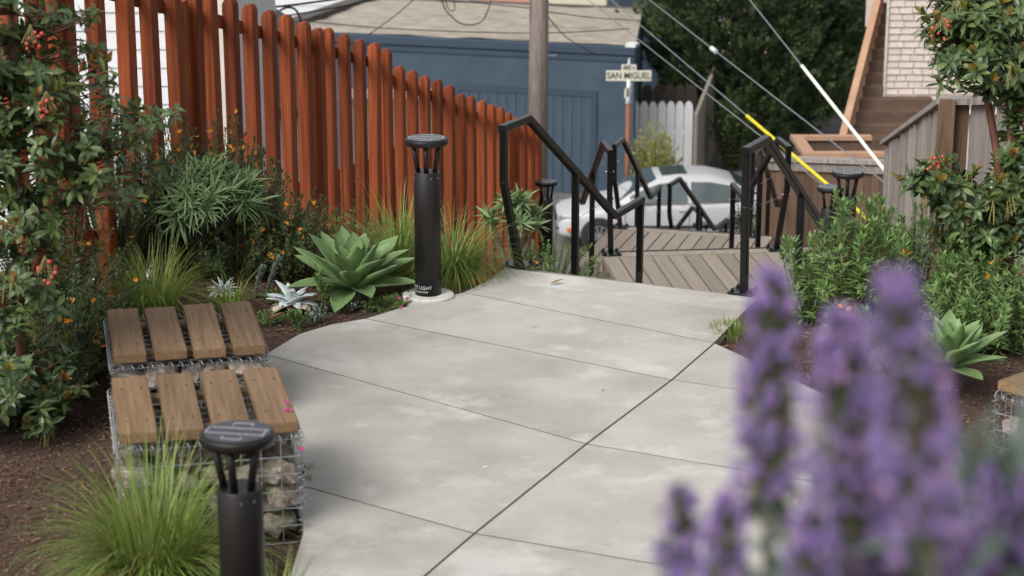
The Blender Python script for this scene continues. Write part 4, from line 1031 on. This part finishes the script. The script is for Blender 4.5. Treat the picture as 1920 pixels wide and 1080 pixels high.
def agave(label, base, n, L, w, tilt=0):
    t = thing('agave', label, 'agave', base)
    for i in range(n):
        f = i / n; an = i * 2.399 + .4
        el = lerp(1.45, .12, f ** 1.15)                   # inner leaves upright, outer ones spread
        hd_ = Vector((math.cos(an), math.sin(an), 0)); d = hd_ * math.cos(el) + Vector((0,0,1)) * math.sin(el)
        up_ = Vector((0,0,1)) * math.cos(el) - hd_ * math.sin(el); sd_ = d.cross(up_)
        le = L * lerp(.72, 1.0, min(1, f * 1.8)) * rnd.uniform(.9, 1.08); ww = w * rnd.uniform(.85, 1.1)
        k = MB(); rows = 9; vs = []; fs = []
        bend = rnd.uniform(-.05, .22) * (1 if f > .3 else .3); tw = rnd.uniform(-.25, .25)
        for s in range(rows):
            u = s / (rows - 1); c_ = Vector((0,0,.07)) + hd_ * .02 + d * (le * u) - up_ * (bend * le * u * u) + sd_ * tw * .15 * le * u * u
            wi = ww * .5 * piece(u, [(0,.62),(.15,.6),(.5,1.0),(.62,1.0),(.8,.72),(.93,.28),(1,.02)])
            th = .016 * (1 - u) + .002; cup = wi * .42
            for xx in (-1, -.93, -.5, 0, .5, .93, 1):
                vs.append(c_ + sd_ * wi * xx + up_ * (cup * xx * xx * (1 - .3*u)))
            for xx in (.6, 0, -.6): vs.append(c_ + sd_ * wi * xx + up_ * (cup * xx * xx * (1 - .3*u) - th))
        n_ = 10
        for s in range(rows - 1):
            for q in range(n_):
                k.cur = 1 if q in (0, 5) else 0
                k.f.append((s*n_+q, s*n_+(q+1)%n_, (s+1)*n_+(q+1)%n_, (s+1)*n_+q)); k.mi.append(k.cur)
        k.v = [tuple(v) for v in vs]
        k.obj('leaf', [M['agave'], M['agave_edge']], t, True)
    k = MB(); k.tube([(0,0,-.05),(0,0,.08)], [.06,.04], 10); k.obj('stem', M['bark'], t)
    return t
a1 = gpt(662, 556); agave('large green agave rosette beside the bollard and chalky succulents', a1 + Vector((0, 0, .02)), 34, .44, .165).rotation_euler = (R(5), 0, R(20))
a2 = gpt(1768, 742); agave('smaller green agave rosette by the right-hand bench', a2 + Vector((0,0,.12)), 26, .34, .12).rotation_euler = (R(6), 0, R(70))
a3 = gpt(1052, 492, -.35); agave('small agave offset at the top of the stair bank', a3, 12, .22, .06)

def chalky(label, base, n, L, w, old=.35, scale=1):
    t = thing('chalk_succulent', label, 'succulent', base)
    for i in range(n):
        f = i / n; an = i * 2.399; el = lerp(1.35, -.1, f ** .7)
        hd_ = Vector((math.cos(an), math.sin(an), 0)); d = hd_ * math.cos(el) + Vector((0,0,1)) * math.sin(el); up_ = Vector((0,0,1)) * math.cos(el) - hd_ * math.sin(el)
        k = MB(); k.leaf(Vector((0,0,.05)), d, up_, L * rnd.uniform(.75,1.1), w * rnd.uniform(.8,1.2), rnd.uniform(.1,.6), .35, 5, (.7, 1, .95, .8, .5, 0))
        o = k.obj('leaf', M['dudley_old'] if f > 1 - old else M['dudleya'], t, True)
        sm = o.modifiers.new('sol', 'SOLIDIFY'); sm.thickness = .004
    return t
chalky('white chalky broad-leaved succulent with withered tan outer leaves', gpt(548, 580), 26, .19, .078)
chalky('white spiky chalky succulent rosette by the far bench', gpt(418, 552), 46, .11, .018, .15)
def silver_stalk(label, base, H, lean):
    t = thing('silver_stalk_plant', label, 'succulent', base); k = MB(); sm = MB(); e = Vector((lean, 0, H))
    pts = bez(Vector((0,0,0)), e, Vector((0,0,.05)), 8); sm.tube(pts, .008, 6)
    for j in range(70):
        u = j / 69; p = pts[0].lerp(pts[-1], u) if 0 else pts[min(7, int(u * 8))].lerp(pts[min(8, int(u * 8) + 1)], u * 8 - min(7, int(u * 8)))
        whorl(k, p, (pts[-1] - pts[-2]), 2, .034, .013, (.9, 1.35), -.2, .2, 2, (.6, 1, 0))
    whorl(k, e, Vector((.2,0,1)), 16, .03, .012, (.1, .9), -.1, .2, 2, (.6, 1, 0))
    sm.obj('stem', M['stem'], t); k.obj('foliage', M['silverleaf'], t)
silver_stalk('left silvery leaf-whorled stalk behind the white succulent', gpt(478, 552), .20, .05)
silver_stalk('taller silvery leaf-whorled stalk leaning towards the agave', gpt(498, 550), .25, .09)
shrub('small lime green seedling at the concrete edge', gpt(562, 612), 9, .12, .09, 'lime', .06, .02, gap=.03, name='seedling')
shrub('upright green seedling between the white succulent and the agave', gpt(612, 580), 6, .26, .09, 'lime', .075, .02, gap=.035, name='seedling')
shrub('woolly white-leaved cushion plant beside the lime seedling', gpt(592, 602), 40, .12, .08, 'silverleaf', .018, .008, gap=.014, name='cushion_plant', flowers=.02, fm='lime')
shrub('woolly white cushion plant with reddish centre near the path', gpt(648, 580), 26, .09, .09, 'silverleaf', .016, .008, gap=.014, name='cushion_plant')
shrub('tiny green seedling in the mulch below the agave', gpt(692, 578), 8, .07, .06, 'lime', .03, .012, gap=.02, name='seedling')
shrub('low green mat plant with pink flowers near the white footing', gpt(748, 572), 26, .085, .12, 'shrub', .05, .005, gap=.02, name='thrift_plant')
shrub('thrift with pink flowers at the near bench corner', gpt(560, 905), 14, .12, .09, 'shrub', .06, .005, gap=.03, name='thrift_plant')
for nm_, px_, py_ in (('low green mat of tiny leaves between footing and agave', 715, 575), ('low green mat of tiny leaves beside the far bench', 500, 600), ('small green mat plant behind the white succulent', 525, 560), ('low green weeds along the concrete by the bollard footing', 770, 566)):
    shrub(nm_, gpt(px_, py_), 40, .07, .16, 'lime', .02, .009, gap=.016, name='mat_plant')
def thrift_heads(pts, label, base):
    t = thing('pink_thrift', label, 'flower', base)
    for p in pts:
        v = p - Vector(base); k = MB(); k.tube([(v.x*.4, v.y*.4, 0), v], .0018, 4); s = k.obj('stalk', M['stem'], t)
        k = MB()
        for i in range(22): whorl(k, v + rdir() * .008, rdir(), 2, .009, .007, (.3, 1), .1, .1, 2, (.5, 1, .5))
        k.obj('flower_head', M['pink'], t)
bq = gpt(752, 572); thrift_heads([P(749,558,12.35), P(764,560,12.4), P(752,575,12.2)], 'pink thrift flower heads beside the white bollard footing', bq)
bq = gpt(556, 905); thrift_heads([P(539,754,8.95), P(538,769,8.9), P(547,772,8.9), P(565,842,8.75)], 'pink thrift flower heads beside the near stone bench', bq)

# purple echium close to the lens
def spike(k, br, base, tip, r, n):
    ax = (tip - base); L = ax.length; ax.normalize(); a = ax.orthogonal().normalized(); b = ax.cross(a)
    br.tube([base - ax * .25, base, tip], [.007, .006, .003], 6)
    for i in range(n):
        u = (i + rnd.random()) / n; an = i * 2.399 + rnd.uniform(-.3, .3)
        rr = r * piece(u, [(0,.8),(.15,1),(.6,.92),(.85,.66),(1,.22)])
        rad = a * math.cos(an) + b * math.sin(an); p = base + ax * (L * u) + rad * rr * rnd.uniform(.55, 1.0)
        d = (rad + ax * .45 + rv(.3)).normalized()
        if rnd.random() < .42: whorl(k, p, d, 5, .0115, .0095, (.35, .9), -.1, .2, 2, (.5, 1, .7))
        br.leaf(base + ax * (L * u) + rad * rr * .25, (rad + ax * .7).normalized(), ax, rr * .9, .006, .1, .2, 2, (.5, 1, 0))
        br.leaf(base + ax * (L * u) + rad * rr * .4, (rad + ax * .2 + rv(.3)).normalized(), ax, rr * .6, .006, .1, .2, 2, (.5, 1, 0))
def echium_plant(label, base, spikes, leaves):
    t = thing('purple_echium', label, 'flower', base)
    base = Vector(base)
    st_ = MB()
    for b_, tp, r, n in spikes:
        k = MB(); br = MB(); spike(k, br, b_ - base, tp - base, r, n)
        sp0 = br.obj('flower_spike', M['bract'], t); k.obj('florets', M['purple'], sp0)
        bl = b_ - base - (tp - b_).normalized() * .2
        pts = bez(Vector((0, 0, 0)), bl, Vector((0, 0, .1)) + Vector((bl.x, bl.y, 0)) * .3, 5); st_.tube(pts, [.014,.012,.01,.009,.008,.007], 6)
        lf = MB()
        for j in range(34): 
            q = pts[3].lerp(bl + (tp - b_).normalized() * .2, rnd.random()); whorl(lf, q, (tp - b_), 1, .11, .016, (.7, 1.4), .3, .15, 4, (.5, 1, .8, .5, 0))
        lf.obj('leaves', M['ech_fore'], t)
    st_.obj('stems', M['bract'], t, True)
    lf = MB()
    for p, n in leaves: whorl(lf, p - base, Vector((.1, -.1, 1)), n, .17, .024, (.1, 1.3), .3, .15, 5, (.5, 1, .9, .6, .3, 0), back=.06)
    lf.obj('leaf_rosette', M['ech_fore'], t)
E = lambda px, py, d: P(px, py, d)
echium_plant('blurred purple echium flower spikes close by, tallest in front of the path', (.62, 1.95, 1.66),
    [(E(1440,985,2.35), E(1447,505,2.42), .040, 520), (E(1600,1090,2.1), E(1580,585,2.15), .045, 560), (E(1745,1060,1.75), E(1675,515,1.8), .034, 380),
     (E(1268,1200,2.3), E(1278,905,2.35), .026, 240), (E(1350,1220,2.25), E(1365,930,2.3), .026, 240), (E(1500,1250,2.0), E(1530,960,2.0), .03, 240), (E(1665,1260,2.2), E(1640,905,2.2), .034, 260)],
    [(E(1600,1120,2.2), 22), (E(1500,1130,2.3), 14), (E(1700,1100,2.2), 22), (E(1640,980,2.35), 18), (E(1745,960,2.3), 18)])
echium_plant('blurred purple echium with grey-green leaf rosette at the picture foreground, beside the taller spikes', (.95, 1.9, 1.66),
    [(E(1875,1160,2.0), E(1885,870,2.0), .036, 300), (E(1790,1230,2.1), E(1800,985,2.1), .034, 240), (E(1960,1050,2.1), E(1945,760,2.1), .036, 240)],
    [(E(1850,930,2.05), 14), (E(1905,990,2.0), 14)])

# conifer
def conifer(label, c, r, base, n):
    t = thing('conifer', label, 'tree', base)
    k = MB(); tk = MB(); base = Vector(base); c = Vector(c) - base
    tk.tube([(0,0,0),(0,0,c.z),(0,0,c.z + r[2]*.9)], [.24,.16,.05], 10)
    for i in range(n):
        d = rdir(); q = rnd.uniform(.18, 1.0) ** .4
        lump = 1 + .3 * noise.noise(d * 4.2 + Vector((5, 1, 2)))
        p = c + Vector((d.x*r[0], d.y*r[1], d.z*r[2])) * q * lump
        s0 = Vector((0, 0, max(.6, p.z - .7)))
        if i % 14 == 0: tk.tube([s0, s0.lerp(p, .5) + Vector((0,0,.1)), p], [.035, .022, .008], 4, False)
        out_ = Vector((d.x, d.y, .15)).normalized()
        ax = (out_ * .8 + Vector((0, 0, rnd.uniform(.3, 1.1))) + rv(.25)).normalized(); L = rnd.uniform(.35, .75)
        for j in range(44):
            u = rnd.random(); o = p + ax * L * (u - .4) + rv(.11) * (1.15 - u)
            dd = (ax * 1.2 + rv(.7)).normalized()
            k.leaf(o, dd, rdir(), rnd.uniform(.09, .16), .042, .1, .3, 2, (.5, 1, 0))
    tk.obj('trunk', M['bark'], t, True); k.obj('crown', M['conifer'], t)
ct = P(1412, 120, 48)
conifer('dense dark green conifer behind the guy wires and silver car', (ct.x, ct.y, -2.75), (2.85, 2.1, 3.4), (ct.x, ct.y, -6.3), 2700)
ct2 = P(1560, 60, 53)
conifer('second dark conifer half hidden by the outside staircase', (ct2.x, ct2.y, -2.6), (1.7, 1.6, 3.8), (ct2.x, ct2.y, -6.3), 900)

# ------------------------------------------------------------------ mulch chips, litter
k = MB()
def inside(poly, x, y):
    c = False
    for a, b in zip(poly, poly[1:] + poly[:1]):
        if (a.y > y) != (b.y > y) and x < (b.x - a.x) * (y - a.y) / (b.y - a.y) + a.x: c = not c
    return c
slabpoly = [LE[q] for q in ('b','j1','c','j2','d','e','j3','f','g','j4','h','j5','e0')] + [RE0, RE5, LJ[4], g2(1397,669), rj3, g2(1722,830), g2(1860,890), rj2, rj1, Vector((1.9,7)), Vector((-.8,7))]
nchip = 0
while nchip < 26000:
    x = rnd.uniform(-3.4, 4.2); y = rnd.uniform(7.0, 14.0)
    if inside(slabpoly, x, y): continue
    if y > 12.6 and 0 < x < 2.2: continue
    nchip += 1
    z = terr(x, y) + rnd.uniform(.002, .014); L = rnd.uniform(.004, .02) * rnd.uniform(.6, 1.3); w_ = rnd.uniform(.002, .007); a = rnd.random() * 6.28
    d = Vector((math.cos(a), math.sin(a), rnd.uniform(-.35, .35))) * L; s_ = Vector((-math.sin(a), math.cos(a), rnd.uniform(-.4, .4))) * w_; c_ = Vector((x, y, z))
    k.add([c_ - d - s_, c_ + d - s_ * .6, c_ + d * .8 + s_, c_ - d + s_ * .8, c_ + Vector((0,0,.006))], [(0,1,4),(1,2,4),(2,3,4),(3,0,4)])
o = k.obj('mulch_chips', M['chips']); o['kind'] = 'stuff'; o['label'] = 'dark red-brown bark mulch chips scattered over the planting beds'
def dead_leaf(px, py, L, label, z=.004, mk='deadleaf'):
    p = G(px, py, z); k = MB(); k.leaf(Vector((-L/2,0,.004)), Vector((1,.2,.1)), Vector((0,0,1)), L, L * .4, -.25, .5, 4, (.1,.8,1,.6,0))
    o = k.obj('fallen_leaf', M[mk], None, True, p); tag(o, label, 'leaf')
    sm = o.modifiers.new('sol', 'SOLIDIFY'); sm.thickness = .0015
dead_leaf(1044, 533, .085, 'curled tan dead leaf on the concrete near the stair top')
dead_leaf(1131, 734, .018, 'tiny dark dead leaf on the wide concrete slab', mk='plastic')
dead_leaf(910, 878, .022, 'tiny white petal on the concrete slab before the bench', mk='whitepaint')
dead_leaf(890, 532, .11, 'rusty dead leaf lying at the grass beside the concrete', z=0, mk='rust')
dead_leaf(518, 598, .10, 'orange-red fallen leaf under the white succulent', z=0, mk='rust')
